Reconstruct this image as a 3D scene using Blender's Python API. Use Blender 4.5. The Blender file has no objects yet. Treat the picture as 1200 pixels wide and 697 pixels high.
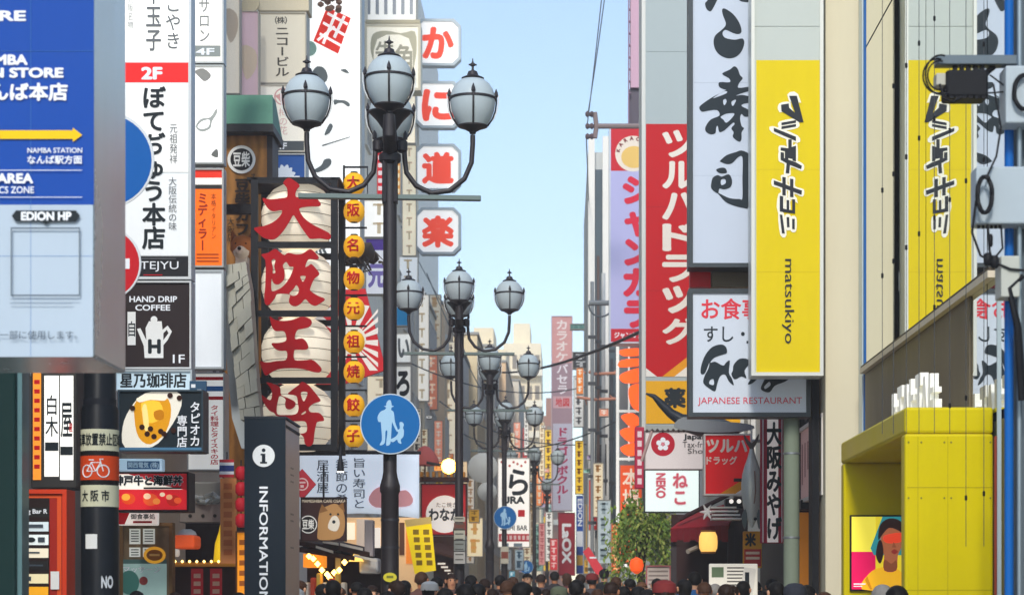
import bpy, bmesh, math, random
from mathutils import Vector, Matrix
R = math.radians
random.seed(11)
scene = bpy.context.scene
COL = scene.collection
EYE, F, VX, VY = 1.3, 2400.0, 660.0, 700.0      # eye height, focal length in photo pixels, vanishing point

# ------------------------------------------------------------------ camera, sky, sun, exposure
cam = bpy.data.cameras.new('camera'); cam_o = bpy.data.objects.new('camera', cam); COL.objects.link(cam_o)
cam_o.location = (0, 0, EYE); cam_o.rotation_euler = (R(90), 0, 0)
cam.sensor_width = 36; cam.lens = 72
cam.shift_x = -(VX - 600) / 1200; cam.shift_y = (VY - 348.5) / 1200
cam.clip_start = 0.1; cam.clip_end = 3000
cam.dof.use_dof = True; cam.dof.focus_distance = 19.5; cam.dof.aperture_fstop = 4.5
scene.camera = cam_o
SUN_EL, SUN_AZ = R(36), R(187)                    # azimuth clockwise from +Y: behind the camera
w = bpy.data.worlds.new('World'); scene.world = w; w.use_nodes = True
nt = w.node_tree; bg = nt.nodes['Background']
sky = nt.nodes.new('ShaderNodeTexSky'); sky.sky_type = 'NISHITA'; sky.sun_disc = False
sky.sun_elevation = SUN_EL; sky.sun_rotation = SUN_AZ; sky.air_density = 1.0; sky.dust_density = 0.4; sky.ozone_density = 1.0
nt.links.new(sky.outputs[0], bg.inputs[0]); bg.inputs[1].default_value = 0.15
sun = bpy.data.lights.new('sun', 'SUN'); sun.energy = 2.0; sun.angle = R(10); sun.color = (1, .955, .89)
sun_o = bpy.data.objects.new('sun', sun); COL.objects.link(sun_o)
sd = Vector((math.sin(SUN_AZ) * math.cos(SUN_EL), math.cos(SUN_AZ) * math.cos(SUN_EL), math.sin(SUN_EL)))
sun_o.rotation_euler = sd.to_track_quat('Z', 'Y').to_euler(); sun_o.location = (30, -20, 40)
scene.view_settings.view_transform = 'Standard'; scene.view_settings.look = 'None'
scene.view_settings.exposure = 0.68; scene.view_settings.gamma = 1
scene.render.engine = 'CYCLES'
scene.cycles.max_bounces = 7; scene.cycles.diffuse_bounces = 4; scene.cycles.glossy_bounces = 4
scene.cycles.use_denoising = True

# ------------------------------------------------------------------ materials
def lin(h):
    h = h.lstrip('#'); v = [int(h[i:i + 2], 16) / 255 for i in (0, 2, 4)]
    return [c / 12.92 if c <= .04045 else ((c + .055) / 1.055) ** 2.4 for c in v]
MATS = {}
def mat(col, rough=.5, metal=0, emit=0, dirt=.12, scale=3.0, bump=0, kind=None):
    key = (col, rough, metal, emit, dirt, scale, bump, kind)
    if key in MATS: return MATS[key]
    m = bpy.data.materials.new('paint_' + col.lstrip('#')); m.use_nodes = True
    n = m.node_tree; p = n.nodes['Principled BSDF']; c = lin(col)
    tc = n.nodes.new('ShaderNodeTexCoord')
    mp = n.nodes.new('ShaderNodeMapping'); mp.inputs['Scale'].default_value = (1, 1, .35)      # weather streaks run downwards
    ns = n.nodes.new('ShaderNodeTexNoise'); ns.inputs['Scale'].default_value = scale; ns.inputs['Detail'].default_value = 7
    ns.inputs['Roughness'].default_value = .65
    mx = n.nodes.new('ShaderNodeMix'); mx.data_type = 'RGBA'
    mx.inputs['A'].default_value = (*[v * (1 - dirt) for v in c], 1)
    mx.inputs['B'].default_value = (*[min(1, v * (1 + dirt * .5)) for v in c], 1)
    n.links.new(tc.outputs['Object'], mp.inputs[0]); n.links.new(mp.outputs[0], ns.inputs[0])
    n2 = n.nodes.new('ShaderNodeTexNoise'); n2.inputs['Scale'].default_value = scale * 9; n2.inputs['Detail'].default_value = 5; n2.inputs['Roughness'].default_value = .75
    av = n.nodes.new('ShaderNodeMath'); av.operation = 'MULTIPLY_ADD'; av.inputs[1].default_value = .45; n3 = n.nodes.new('ShaderNodeMath'); n3.operation = 'MULTIPLY'; n3.inputs[1].default_value = .6
    st = n.nodes.new('ShaderNodeMapping'); st.inputs['Scale'].default_value = (1, 1, .12); n.links.new(tc.outputs['Object'], st.inputs[0]); n.links.new(st.outputs[0], n2.inputs[0])
    n.links.new(ns.outputs[0], n3.inputs[0]); n.links.new(n2.outputs[0], av.inputs[0]); n.links.new(n3.outputs[0], av.inputs[2]); n.links.new(av.outputs[0], mx.inputs['Factor'])
    out = mx.outputs['Result']
    if kind == 'brick':
        b = n.nodes.new('ShaderNodeTexBrick'); b.inputs['Scale'].default_value = 6
        b.inputs['Mortar'].default_value = (*[v * .45 for v in c], 1); b.inputs['Mortar Size'].default_value = .015
        n.links.new(out, b.inputs['Color1']); n.links.new(out, b.inputs['Color2']); n.links.new(tc.outputs['Object'], b.inputs[0]); out = b.outputs[0]
    if kind == 'wood':
        wv = n.nodes.new('ShaderNodeTexWave'); wv.inputs['Scale'].default_value = 2.5; wv.inputs['Distortion'].default_value = 6
        wv.inputs['Detail'].default_value = 4
        m2 = n.nodes.new('ShaderNodeMix'); m2.data_type = 'RGBA'; m2.blend_type = 'MULTIPLY'; m2.inputs['Factor'].default_value = .35
        n.links.new(tc.outputs['Object'], wv.inputs[0]); n.links.new(out, m2.inputs['A']); n.links.new(wv.outputs[0], m2.inputs['B']); out = m2.outputs['Result']
    n.links.new(out, p.inputs['Base Color'])
    mr = n.nodes.new('ShaderNodeMapRange'); mr.inputs['To Min'].default_value = max(0, rough - .1); mr.inputs['To Max'].default_value = min(1, rough + .15)
    n.links.new(ns.outputs[0], mr.inputs[0]); n.links.new(mr.outputs[0], p.inputs['Roughness'])
    p.inputs['Metallic'].default_value = metal; p.inputs['Specular IOR Level'].default_value = .5 if metal else .15
    if emit:
        n.links.new(out, p.inputs['Emission Color']); p.inputs['Emission Strength'].default_value = emit
    if bump:
        bp = n.nodes.new('ShaderNodeBump'); bp.inputs['Strength'].default_value = bump; bp.inputs['Distance'].default_value = .02
        n.links.new(ns.outputs[0], bp.inputs['Height']); n.links.new(bp.outputs[0], p.inputs['Normal'])
    MATS[key] = m; return m
def mirror_glass():
    m = bpy.data.materials.new('coated_glass'); m.use_nodes = True; n = m.node_tree; p = n.nodes['Principled BSDF']
    p.inputs['Base Color'].default_value = (.80, .84, .82, 1); p.inputs['Metallic'].default_value = 1; p.inputs['Roughness'].default_value = .015
    tc = n.nodes.new('ShaderNodeTexCoord'); ns = n.nodes.new('ShaderNodeTexNoise'); ns.inputs['Scale'].default_value = .45; ns.inputs['Detail'].default_value = 1
    b = n.nodes.new('ShaderNodeBump'); b.inputs['Strength'].default_value = .02; b.inputs['Distance'].default_value = .05
    n.links.new(tc.outputs['Object'], ns.inputs[0]); n.links.new(ns.outputs[0], b.inputs['Height']); n.links.new(b.outputs[0], p.inputs['Normal'])
    return m
def M(spec):
    """'#rrggbb' or ('#rrggbb', dict)"""
    if isinstance(spec, str): return mat(spec)
    if isinstance(spec, tuple): return mat(spec[0], **spec[1])
    return spec
BLACK_METAL = mat('#23252b', .42, .0, dirt=.3)
GREY_METAL = mat('#8d9296', .4, .6)
STEEL = mat('#b9bec2', .3, .85)
WINDOW = mat('#39474f', .12, .0, dirt=.3)

# ------------------------------------------------------------------ mesh helpers
def tag(o, label=None, cat=None, group=None, kind=None):
    if label: o['label'] = label
    if cat: o['category'] = cat
    if group: o['group'] = group
    if kind: o['kind'] = kind
    return o
class MB:
    def __init__(s): s.v = []; s.f = []; s.sm = []
    def add(s, vs, fs, smooth=False):
        b = len(s.v); s.v += [tuple(v) for v in vs]
        s.f += [tuple(i + b for i in f) for f in fs]; s.sm += [smooth] * len(fs); return s
    def box(s, x0, y0, z0, x1, y1, z1):
        vs = [(x, y, z) for z in (z0, z1) for y in (y0, y1) for x in (x0, x1)]
        return s.add(vs, [(0, 2, 3, 1), (4, 5, 7, 6), (0, 1, 5, 4), (2, 6, 7, 3), (0, 4, 6, 2), (1, 3, 7, 5)])
    def bbox(s, x0, y0, z0, x1, y1, z1, b=.01):
        bm = bmesh.new(); bmesh.ops.create_cube(bm, size=1)
        for v in bm.verts:
            v.co = Vector(((x0 + x1) / 2 + v.co.x * (x1 - x0), (y0 + y1) / 2 + v.co.y * (y1 - y0), (z0 + z1) / 2 + v.co.z * (z1 - z0)))
        bmesh.ops.bevel(bm, geom=bm.edges[:], offset=b, segments=2, affect='EDGES', profile=.5)
        bm.verts.index_update()
        s.add([v.co[:] for v in bm.verts], [[v.index for v in f.verts] for f in bm.faces]); bm.free(); return s
    def lathe(s, prof, c=(0, 0, 0), n=24, axis='z', caps=True):
        vs = []; fs = []
        for r, h in prof:
            for k in range(n):
                a = 2 * math.pi * k / n; p = (r * math.cos(a), r * math.sin(a), h)
                if axis == 'x': p = (p[2], p[0], p[1])
                if axis == 'y': p = (p[0], p[2], p[1])
                vs.append((c[0] + p[0], c[1] + p[1], c[2] + p[2]))
        for i in range(len(prof) - 1):
            for k in range(n):
                q = (i * n + k, i * n + (k + 1) % n, (i + 1) * n + (k + 1) % n, (i + 1) * n + k)
                fs.append(q if axis != 'y' else q[::-1])
        if caps:
            fs.append(tuple(range(n))[::-1]); fs.append(tuple((len(prof) - 1) * n + k for k in range(n)))
        return s.add(vs, fs, True)
    def tube(s, pts, r, n=8):
        pts = [Vector(p) for p in pts]; rs = r if isinstance(r, (list, tuple)) else [r] * len(pts)
        vs = []; fs = []; up = None
        for i, p in enumerate(pts):
            d = (pts[min(i + 1, len(pts) - 1)] - pts[max(i - 1, 0)]).normalized()
            if up is None: up = Vector((0, 0, 1)) if abs(d.z) < .9 else Vector((0, 1, 0))
            a = d.cross(up); a = a.normalized() if a.length > 1e-5 else Vector((1, 0, 0)); b = d.cross(a).normalized(); up = -b if (-b).length else up
            up = a.cross(d).normalized()
            for k in range(n):
                t = 2 * math.pi * k / n; vs.append(p + a * (rs[i] * math.cos(t)) + up * (rs[i] * math.sin(t)))
        for i in range(len(pts) - 1):
            for k in range(n): fs.append((i * n + k, i * n + (k + 1) % n, (i + 1) * n + (k + 1) % n, (i + 1) * n + k))
        fs.append(tuple(range(n))[::-1]); fs.append(tuple((len(pts) - 1) * n + k for k in range(n)))
        return s.add(vs, fs, True)
    def build(s, name, m, parent=None, loc=None):
        me = bpy.data.meshes.new(name); me.from_pydata(s.v, [], s.f)
        me.polygons.foreach_set('use_smooth', s.sm); me.materials.append(M(m)); me.update()
        bm = bmesh.new(); bm.from_mesh(me); bmesh.ops.recalc_face_normals(bm, faces=bm.faces[:]); bm.to_mesh(me); bm.free()
        if any(s.sm) and hasattr(me, 'set_sharp_from_angle'): me.set_sharp_from_angle(angle=R(40))
        o = bpy.data.objects.new(name, me); COL.objects.link(o)
        if parent: o.parent = parent
        if loc: o.location = loc
        return o
def empty(name, loc, rz=0, label=None, cat=None, group=None, kind=None):
    o = bpy.data.objects.new(name, None); COL.objects.link(o); o.location = loc; o.rotation_euler = (0, 0, rz); o.empty_display_size = .1
    return tag(o, label, cat, group, kind)
KIDS = {}
def copy_tree(o, parent=None):
    c = o.copy(); COL.objects.link(c); c.parent = parent
    for ch in [x for x in COL.objects if x.parent is o]: copy_tree(ch, c)
    return c
def at(px, py, D): return Vector(((px - VX) / F * D, D, EYE + (VY - py) / F * D))
def arc(c, r, a0, a1, n=10, plane='xz'):
    out = []
    for i in range(n + 1):
        a = R(a0 + (a1 - a0) * i / n); u, v = r * math.cos(a), r * math.sin(a)
        out.append((c[0] + u, c[1], c[2] + v) if plane == 'xz' else (c[0], c[1] + u, c[2] + v))
    return out

# ------------------------------------------------------------------ flat filled shapes and writing
_tc = bpy.data.curves.new('writing_source', 'FONT'); _to = bpy.data.objects.new('writing_source', _tc); COL.objects.link(_to)
_gc = {}
def thick(m, vs, fs, place, b, step=.0001):
    """add glyphs made bolder by shifted copies, each a hair in front of the last"""
    b = max(0, b); sh = [(0, 0)] + ([(b, 0), (-b, 0), (0, b), (0, -b), (.7 * b, .7 * b), (-.7 * b, .7 * b), (.7 * b, -.7 * b), (-.7 * b, -.7 * b)] if b > .004 else [])
    for i, (dx, dy) in enumerate(sh):
        q = [place(vx + dx, vy + dy) for vx, vy in vs]; m.add([(p[0], p[1] - step * i, p[2]) for p in q], fs)
def glyphs(body, bold=0.0):
    k = body
    if k not in _gc:
        _tc.body = body; _tc.resolution_u = 4
        d = bpy.context.evaluated_depsgraph_get(); d.update()
        me = bpy.data.meshes.new_from_object(_to.evaluated_get(d))
        _gc[k] = ([v.co[:2] for v in me.vertices], [tuple(p.vertices) for p in me.polygons]); bpy.data.meshes.remove(me)
    return _gc[k]
def catmull(pts, n=4):
    out = []; L = len(pts)
    for i in range(L):
        p0, p1, p2, p3 = pts[i - 1], pts[i], pts[(i + 1) % L], pts[(i + 2) % L]
        for k in range(n):
            t = k / n
            out.append(tuple(.5 * (2 * p1[j] + (p2[j] - p0[j]) * t + (2 * p0[j] - 5 * p1[j] + 4 * p2[j] - p3[j]) * t * t + (3 * p1[j] - p0[j] - 3 * p2[j] + p3[j]) * t ** 3) for j in (0, 1)))
    return out
def fill(loops, smooth=True, extrude=0.0):
    c = bpy.data.curves.new('shape_source', 'CURVE'); c.dimensions = '2D'; c.fill_mode = 'BOTH' if extrude else 'FRONT'; c.extrude = extrude
    for lp in loops:
        q = catmull(lp, 3) if smooth else lp
        s = c.splines.new('POLY'); s.points.add(len(q) - 1); s.use_cyclic_u = True
        for i, p in enumerate(q): s.points[i].co = (p[0], p[1], 0, 1)
    o = bpy.data.objects.new('shape_source', c); COL.objects.link(o)
    d = bpy.context.evaluated_depsgraph_get(); d.update()
    me = bpy.data.meshes.new_from_object(o.evaluated_get(d)); r = ([v.co[:] for v in me.vertices], [tuple(p.vertices) for p in me.polygons])
    bpy.data.meshes.remove(me); bpy.data.objects.remove(o); bpy.data.curves.remove(c); return r

class Sign:
    """A thing drawn in photo pixels (x right, y down) on an upright plane; s = metres per pixel."""
    def __init__(g, name, label, cat, box, D, group=None, rot=0, loc=None, s=None):
        g.x0, g.y0, g.x1, g.y1 = box; g.cx = (box[0] + box[2]) / 2; g.D = D; g.s = s or D / F; g.k = 0
        g.root = empty(name, loc or at(g.cx, g.y1, D), R(rot), label, cat, group); g.front = 0.0
    def X(g, px): return (px - g.cx) * g.s
    def Z(g, py): return (g.y1 - py) * g.s
    def panel(g, face, thick=.2, frame=None, fw=3, box=None, name='panel', lip=.025):
        x0, y0, x1, y1 = box or (g.x0, g.y0, g.x1, g.y1)
        if frame:
            m = MB(); X0, X1, Z0, Z1 = g.X(x0), g.X(x1), g.Z(y1), g.Z(y0); t = fw * g.s
            m.box(X0, 0, Z0, X0 + t, thick + .004, Z1); m.box(X1 - t, 0, Z0, X1, thick + .004, Z1)
            m.box(X0 + t, 0, Z0, X1 - t, thick + .004, Z0 + t); m.box(X0 + t, 0, Z1 - t, X1 - t, thick + .004, Z1)
            m.build('frame', frame, g.root)
            MB().box(X0 + t, lip, Z0 + t, X1 - t, thick, Z1 - t).build(name, face, g.root); g.front = lip
        else:
            MB().bbox(g.X(x0), 0, g.Z(y1), g.X(x1), thick, g.Z(y0), min(.012, thick * .2)).build(name, face, g.root); g.front = 0.0
        return g
    def _y(g): g.k += 1; return g.front - .0013 * g.k
    def rect(g, x0, y0, x1, y1, col, name='stripe', t=.0):
        y = g._y(); MB().box(g.X(x0), y, g.Z(y1), g.X(x1), y + .002 + t, g.Z(y0)).build(name, col, g.root); return g
    def disc(g, cx, cy, r, col, name='emblem', ry=None, n=28):
        y = g._y(); ry = ry or r
        MB().add([(g.X(cx + r * math.cos(2 * math.pi * k / n)), y, g.Z(cy + ry * math.sin(2 * math.pi * k / n))) for k in range(n)], [tuple(range(n))]).build(name, col, g.root); return g
    def ring(g, cx, cy, r0, r1, col, name='emblem', n=32):
        y = g._y(); vs = []; fs = []
        for k in range(n):
            a = 2 * math.pi * k / n
            for r in (r0, r1): vs.append((g.X(cx + r * math.cos(a)), y, g.Z(cy + r * math.sin(a))))
        for k in range(n): fs.append((2 * k, 2 * k + 1, (2 * k + 3) % (2 * n), (2 * k + 2) % (2 * n)))
        MB().add(vs, fs).build(name, col, g.root); return g
    def poly(g, loops, col, name='emblem', smooth=False, ext=0.0, o=(0, 0), k=1.0):
        y = g._y(); lp = [[(g.X(o[0] + p[0] / k), g.Z(o[1] + p[1] / k)) for p in l] for l in loops]
        v, f = fill(lp, smooth, ext)
        MB().add([(p[0], y - p[2] - ext, p[1]) for p in v], f).build(name, col, g.root); g.front -= 2 * ext; return g
    def marks(g, rects, col, name='marking'):
        """many small bars as ONE mesh: writing too small or blurred to read"""
        y = g._y(); m = MB()
        for (x0, y0, x1, y1) in rects: m.box(g.X(x0), y, g.Z(y1), g.X(x1), y + .002, g.Z(y0))
        m.build(name, col, g.root); return g
    def text(g, body, x0, y0, x1, y1, col, v=False, rot=0, bold=.012, name='lettering', halo=None, hb=.06, shear=0):
        for cc, bb in ([(halo, hb)] if halo else []) + [(col, bold)]:
            y = g._y(); m = MB()
            if v:
                ch = list(body); hh = (y1 - y0) / len(ch)
                for i, c in enumerate(ch):
                    if c == ' ': continue
                    vs, fs = glyphs(c); cyy = y0 + hh * (i + .5); cxx = (x0 + x1) / 2
                    if c in 'ー〜':
                        pl = lambda vx, vy: (g.X(cxx + (vy - .38) * (x1 - x0)), y, g.Z(cyy + (vx - .5) * hh))
                    else:
                        off = .5 if ord(c) > 0x2000 else (max(p[0] for p in vs) + min(p[0] for p in vs)) / 2
                        pl = lambda vx, vy: (g.X(cxx + (vx - off) * (x1 - x0)), y, g.Z(cyy - (vy - .38) * hh))
                    thick(m, vs, fs, pl, bb)
            else:
                vs, fs = glyphs(body)
                a0 = min(p[0] for p in vs) - max(bold, 0); a1 = max(p[0] for p in vs) + max(bold, 0); b0 = min(p[1] for p in vs) - max(bold, 0); b1 = max(p[1] for p in vs) + max(bold, 0)
                def pl(vx, vy):
                    u, q = (vx - a0) / (a1 - a0), (vy - b0) / (b1 - b0)
                    if rot == 0: px, py = x0 + u * (x1 - x0), y1 - q * (y1 - y0)
                    elif rot == -90: px, py = x0 + q * (x1 - x0), y0 + u * (y1 - y0)
                    else: px, py = x1 - q * (x1 - x0), y1 - u * (y1 - y0)
                    return (g.X(px), y, g.Z(py))
                thick(m, vs, fs, pl, bb)
            m.build(name, cc, g.root)
        return g
    def bracket(g, px0, py0, px1, py1, r=.025, dy=.1, col=None):
        MB().tube([(g.X(px0), dy, g.Z(py0)), (g.X(px1), dy, g.Z(py1))], r, 8).build('bracket', col or GREY_METAL, g.root); return g
# ------------------------------------------------------------------ ground
tag(MB().add([(-900, -300, 0), (900, -300, 0), (900, 1800, 0), (-900, 1800, 0)], [(0, 1, 2, 3)]).build('ground', mat('#77736c', .9, dirt=.3, scale=.4)), kind='structure')
tag(MB().add([(-40, -60, .006), (60, -60, .006), (60, 3, .006), (-40, 3, .006)], [(0, 1, 2, 3)]).build('plaza', mat('#c9c2b4', .8, dirt=.15, scale=1)), kind='structure')
tag(MB().add([(-4.6, -40, .004), (2.7, -40, .004), (2.7, 220, .004), (-4.6, 220, .004)], [(0, 1, 2, 3)]).build('street_paving', mat('#b8b0a5', .75, dirt=.25, scale=2, kind='brick')), kind='structure')
for nm, xa, xb in (('kerb', -4.75, -4.6), ('kerb', 2.7, 2.82)):
    tag(MB().box(xa, -40, 0, xb, 220, .1).build(nm, mat('#8a8782', .8)), kind='structure')

# ------------------------------------------------------------------ buildings
def building(label, x0, x1, y0, y1, h, wall, side, cols=4, floors=4, win=(1.2, 1.5), z0=3.4, dz=3.1, front=0, parapet=.5, kind=None, name='building', frame='#d8d6cf', wallk=None):
    root = empty(name, ((x0 + x1) / 2, (y0 + y1) / 2, 0), 0, label, 'building')
    W, L = (x1 - x0) / 2, (y1 - y0) / 2
    wm = mat(wall, .8, dirt=.22, scale=.8, bump=.15, **(wallk or {}))
    MB().box(-W, -L, 0, W, L, h).build('wall', wm, root)
    cp = MB(); cp.box(-W - .06, -L - .06, h + .002, W + .06, L + .06, h + .12); cp.build('roof_coping', mat('#a7a49c', .8), root)
    src = {}
    def window(c, ax):
        if ax not in src:
            ww, hh = win; f = MB(); p = MB(); t = .06
            for (a0, a1, b0, b1) in ((-ww / 2, -ww / 2 + t, -hh / 2, hh / 2), (ww / 2 - t, ww / 2, -hh / 2, hh / 2), (-ww / 2 + t, ww / 2 - t, -hh / 2, -hh / 2 + t), (-ww / 2 + t, ww / 2 - t, hh / 2 - t, hh / 2), (-.02, .02, -hh / 2 + t, hh / 2 - t)):
                f.box(a0, -.07, b0, a1, .0, b1)
            p.box(-ww / 2 + t, -.03, -hh / 2 + t, ww / 2 - t, -.01, hh / 2 - t)
            fo = f.build('window', frame, root); po = p.build('pane', WINDOW, fo); src[ax] = (fo, po)
        else:
            s = src[ax]; fo = s[0].copy(); COL.objects.link(fo); po = s[1].copy(); COL.objects.link(po); po.parent = fo; fo.parent = root
        fo.location = c; fo.rotation_euler = (0, 0, {'y': 0, 'xp': R(90), 'xn': R(-90)}[ax])
    for fl in range(floors):
        z = z0 + dz * fl + win[1] / 2
        if z + win[1] / 2 > h - .2: break
        for k in range(cols):
            y = -L + (k + .5) * 2 * L / cols
            window((W if side == 'l' else -W, y, z), 'xp' if side == 'l' else 'xn')
        for k in range(front):
            window((-W + (k + .5) * 2 * W / front, -L, z), 'y')
    return root
building('dark green tiled shop building behind the big blue store board', -11, -5.0, 6, 16.5, 6.4, '#2c3a36', 'l', 4, 3)
building('grey building behind the tall white restaurant sign column', -11, -5.05, 16.6, 23.4, 6.9, '#8b8780', 'l', 3, 3)
building('pale beige building behind the small dog cafe tower', -11, -5.0, 23.5, 30.5, 18, '#cdbfa8', 'l', 3, 5, front=4)
building('light building behind the lanterns with tall white signboard', -11, -5.02, 30.6, 44, 19, '#ece7dc', 'l', 5, 5)
b = building('cream building behind the pale beef restaurant sign', -13, -5.0, 44.1, 58, 24, '#f0e8d8', 'l', 6, 6)
b = building('cream building that carries the four octagonal red character signs', -14, -4.95, 58.1, 70, 23, '#efe3cc', 'l', 5, 6)
for lab, x1, y0, y1, h, col in (('low cream building just past the octagonal signs', -4.75, 70.1, 76, 11.6, '#f3e6cc'), ('pale peach building, second past the octagonal signs', -4.4, 76.1, 82, 12.2, '#f6d8b4'), ('whitish building, third past the octagonal signs', -4.05, 82.1, 88, 11.2, '#f4efe4'),
        ('warm sand coloured building beyond the whitish one', -3.7, 88.1, 97, 12.6, '#f3dcb0'), ('ivory building far down on the left', -3.35, 97.1, 107, 13.2, '#f6ecd6'), ('apricot building far down on the left', -3.0, 107.1, 120, 13.6, '#f4cfa4'), ('pale end building on the left before the towers', -2.6, 120.1, 150, 14, '#f2e4cc')):
    building(lab, -15, x1, y0, y1, h, col, 'l', 4, 3)
# right side
building('pale building under the red drugstore tower', 3.0, 12, 31, 43.5, 7.5, '#c9ccc8', 'r', 4, 3)
building('dark narrow building with the sushi restaurant signs', 2.97, 12, 20.7, 30.9, 7.5, '#4b4844', 'r', 4, 3)
building('grey building holding the tall lavender karaoke sign', 2.4, 12, 43.6, 56, 9, '#b4b8ba', 'r', 4, 4)
building('brownish building at the far right of the street', 1.7, 14, 76, 100, 15, '#9c948c', 'r', 6, 4)
building('slate coloured building at the street end on the right', 1.4, 14, 100.1, 150, 14, '#87898c', 'r', 8, 3)
# pale building with vertical fins
fr = empty('finned_building', (5.5, 66, 0), 0, 'pale grey building with tall vertical fins beside the lavender sign', 'building')
MB().box(-4.8, -8, 0, 6, 3.5, 13.9).build('wall', mat('#c9cdcc', .7, dirt=.2, scale=.6), fr)
for k in range(9):
    x = -4.62 + .0; y = -8.3
    o = MB().box(-.09, -.25, 2.6, .09, 0, 14.3).build('fin', mat('#efece4', .6, dirt=.15), fr) if k == 0 else None
    if k == 0: f0 = o
    else: o = f0.copy(); COL.objects.link(o); o.parent = fr
    o.location = (-4.7 + k * .4, -8.02, 0)
for k in range(8):
    o = MB().box(.1, -.04, 3.0, .32, -.0, 13.4).build('window', mat('#5d6a72', .2, dirt=.3), fr) if k == 0 else g0.copy()
    if k == 0: g0 = o
    else: COL.objects.link(o); o.parent = fr
    o.location = (-4.7 + k * .4, -8.02, 0)
# tall apartment blocks at the end
def tower(label, px0, px1, py, D, wall, nx, nz, depth=18):
    a = at(px0, py, D); b = at(px1, py, D); cx = (a.x + b.x) / 2
    r = empty('apartment_tower', (cx, D, 0), 0, label, 'building'); W = (b.x - a.x) / 2; h = a.z
    MB().box(-W, 0, 0, W, depth, h).build('wall', mat(wall, .8, dirt=.12, scale=.2), r)
    MB().box(-W * .5, 2, h + .01, W * .4, depth * .6, h + 2.2).build('roof_house', mat(wall, .8, dirt=.2, scale=.2), r)
    ws = None; step = 2 * W / nx
    zs = [h - 1.9 - 3.0 * i for i in range(nz) if h - 1.9 - 3.0 * i > 5]
    for z in zs:
        MB().box(-W - .15, -.9, z - 1.35, W + .15, -.002, z - .75).build('balcony', mat('#faf0da', .8), r)
        for k in range(nx):
            if ws is None: o = ws = MB().box(-step * .3, -.05, -.6, step * .3, -.0, .75).build('window', mat('#8a7f70', .25, dirt=.3), r)
            else: o = ws.copy(); COL.objects.link(o); o.parent = r
            o.location = (-W + step * (k + .5), -.003, z)
tower('tall sunlit beige apartment tower closing the street, left one', 541, 593, 409, 185, '#f4e2bc', 5, 6)
tower('taller sunlit beige apartment tower with balconies behind the lamps', 590, 634, 402, 200, '#f6e6c4', 5, 7)
tower('brick coloured office block at the street end', 632, 662, 487, 230, '#a9745c', 4, 4)
tower('white high block with long strips rising behind the beef sign', 424, 486, -30, 95, '#eceae2', 6, 9)

# ------------------------------------------------------------------ reflective glass shopfront on the right
GX = 2.94
gr = empty('glass_building', (GX, 13, 0), 0, 'glass fronted building on the right mirroring the yellow drugstore sign', 'building')
MB().box(.12, -9, 0, 8, 7.25, 10).build('wall', mat('#8f9490', .7), gr)
MB().box(.002, -9, .05, .119, 7.2, 2.5).build('shopfront_base', mat('#3b4145', .3), gr)
gm = mirror_glass()
zs = [2.55, 3.49, 6.64, 9.9]; ys = [-9, -6, -3.6, -1.2, 1.2, 3.6, 7.2]
for i in range(len(zs) - 1):
    for j in range(len(ys) - 1):
        MB().box(.0, ys[j] + .012, zs[i] + .012, .1, ys[j + 1] - .012, zs[i + 1] - .012).build('glass_pane', gm, gr)
mm = MB()
for y in (-9, -6, -3.6, -1.2, 1.2, 3.6): mm.box(.02, y - .011, 2.52, .11, y + .011, 9.9)
mm.build('mullion', mat('#3a4a50', .4, .5), gr)
MB().box(-.02, 7.0, 0, .118, 7.235, 10).build('edge_strip', mat('#c2d2d6', .3, .2), gr)
MB().box(-.012, 6.94, 0, .1, 6.98, 10).build('edge_trim', mat('#1e5fa0', .4), gr)
# brown spandrel and its pale trim run along the glass above the yellow box
MB().box(-.014, 1.76, 2.56, -.002, 6.85, 3.47).build('spandrel', mat('#6f6450', .45, dirt=.15, scale=1.5), gr)
MB().box(-.06, .9, 3.472, -.002, 6.9, 3.52).build('trim_rail', mat('#d9ccb4', .45), gr)
MB().box(-.05, .9, 3.525, -.002, 6.9, 3.545).build('trim_line', mat('#4b4338', .5), gr)
# cream pillar between the yellow sign and the glass
pl = empty('cream_pillar', at(988, 700, 20.3).xy.to_3d(), 0, 'smooth cream pillar between yellow sign and mirror glass', 'pillar')
MB().bbox(-.175, 0, 0, .19, .5, 11.9, .01).build('shaft', mat('#ddd3b6', .6, dirt=.16, scale=.8), pl)
MB().box(-.27, .3, 0, -.2, .6, 11.5).build('gap_panel', mat('#15161a', .6), pl)
MB().box(.2, .05, 0, .3, .3, 11.9).build('side_strip', mat('#b8cbcb', .25, .3), pl)

# yellow portal box
S = Sign('yellow_portal', 'bright yellow box portal with a screen inside, under the mirror glass', 'shopfront', (1060, 508, 1165, 849), 13.97)
yb = S.root; YEL = mat('#d8c500', .3, dirt=.2, scale=1.2, bump=.08)
yb.location = (2.635, 13.97, 0)
MB().bbox(-.305, 0, .0, .30, .16, 2.42, .02).build('near_side', YEL, yb)
MB().bbox(-.305, 3.05, .0, .30, 3.21, 2.42, .02).build('far_side', YEL, yb)
MB().bbox(-.305, 0, 2.42, .30, 3.21, 2.6, .02).build('top', YEL, yb)
MB().box(.2, .161, 0, .298, 3.049, 2.419).build('back_panel', mat('#8d8000', .5), yb)
sm = MB()
for px in (1075, 1110): x = (px - 1112) / F * 13.97; sm.box(x - .002, -.002, 0, x + .002, .01, 2.4)
for z in (.6, 1.35, 2.05): sm.box(-.29, -.0025, z, .29, .01, z + .005)
sm.build('panel_seam', mat('#b3a300', .5), yb)
S2 = Sign('screen', None, None, (996, 603, 1064, 692), 16.99)
S2.root.parent = yb; S2.root.location = S2.root.location - yb.location; LIT = .45
S2.panel('#14161a', .025)
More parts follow.
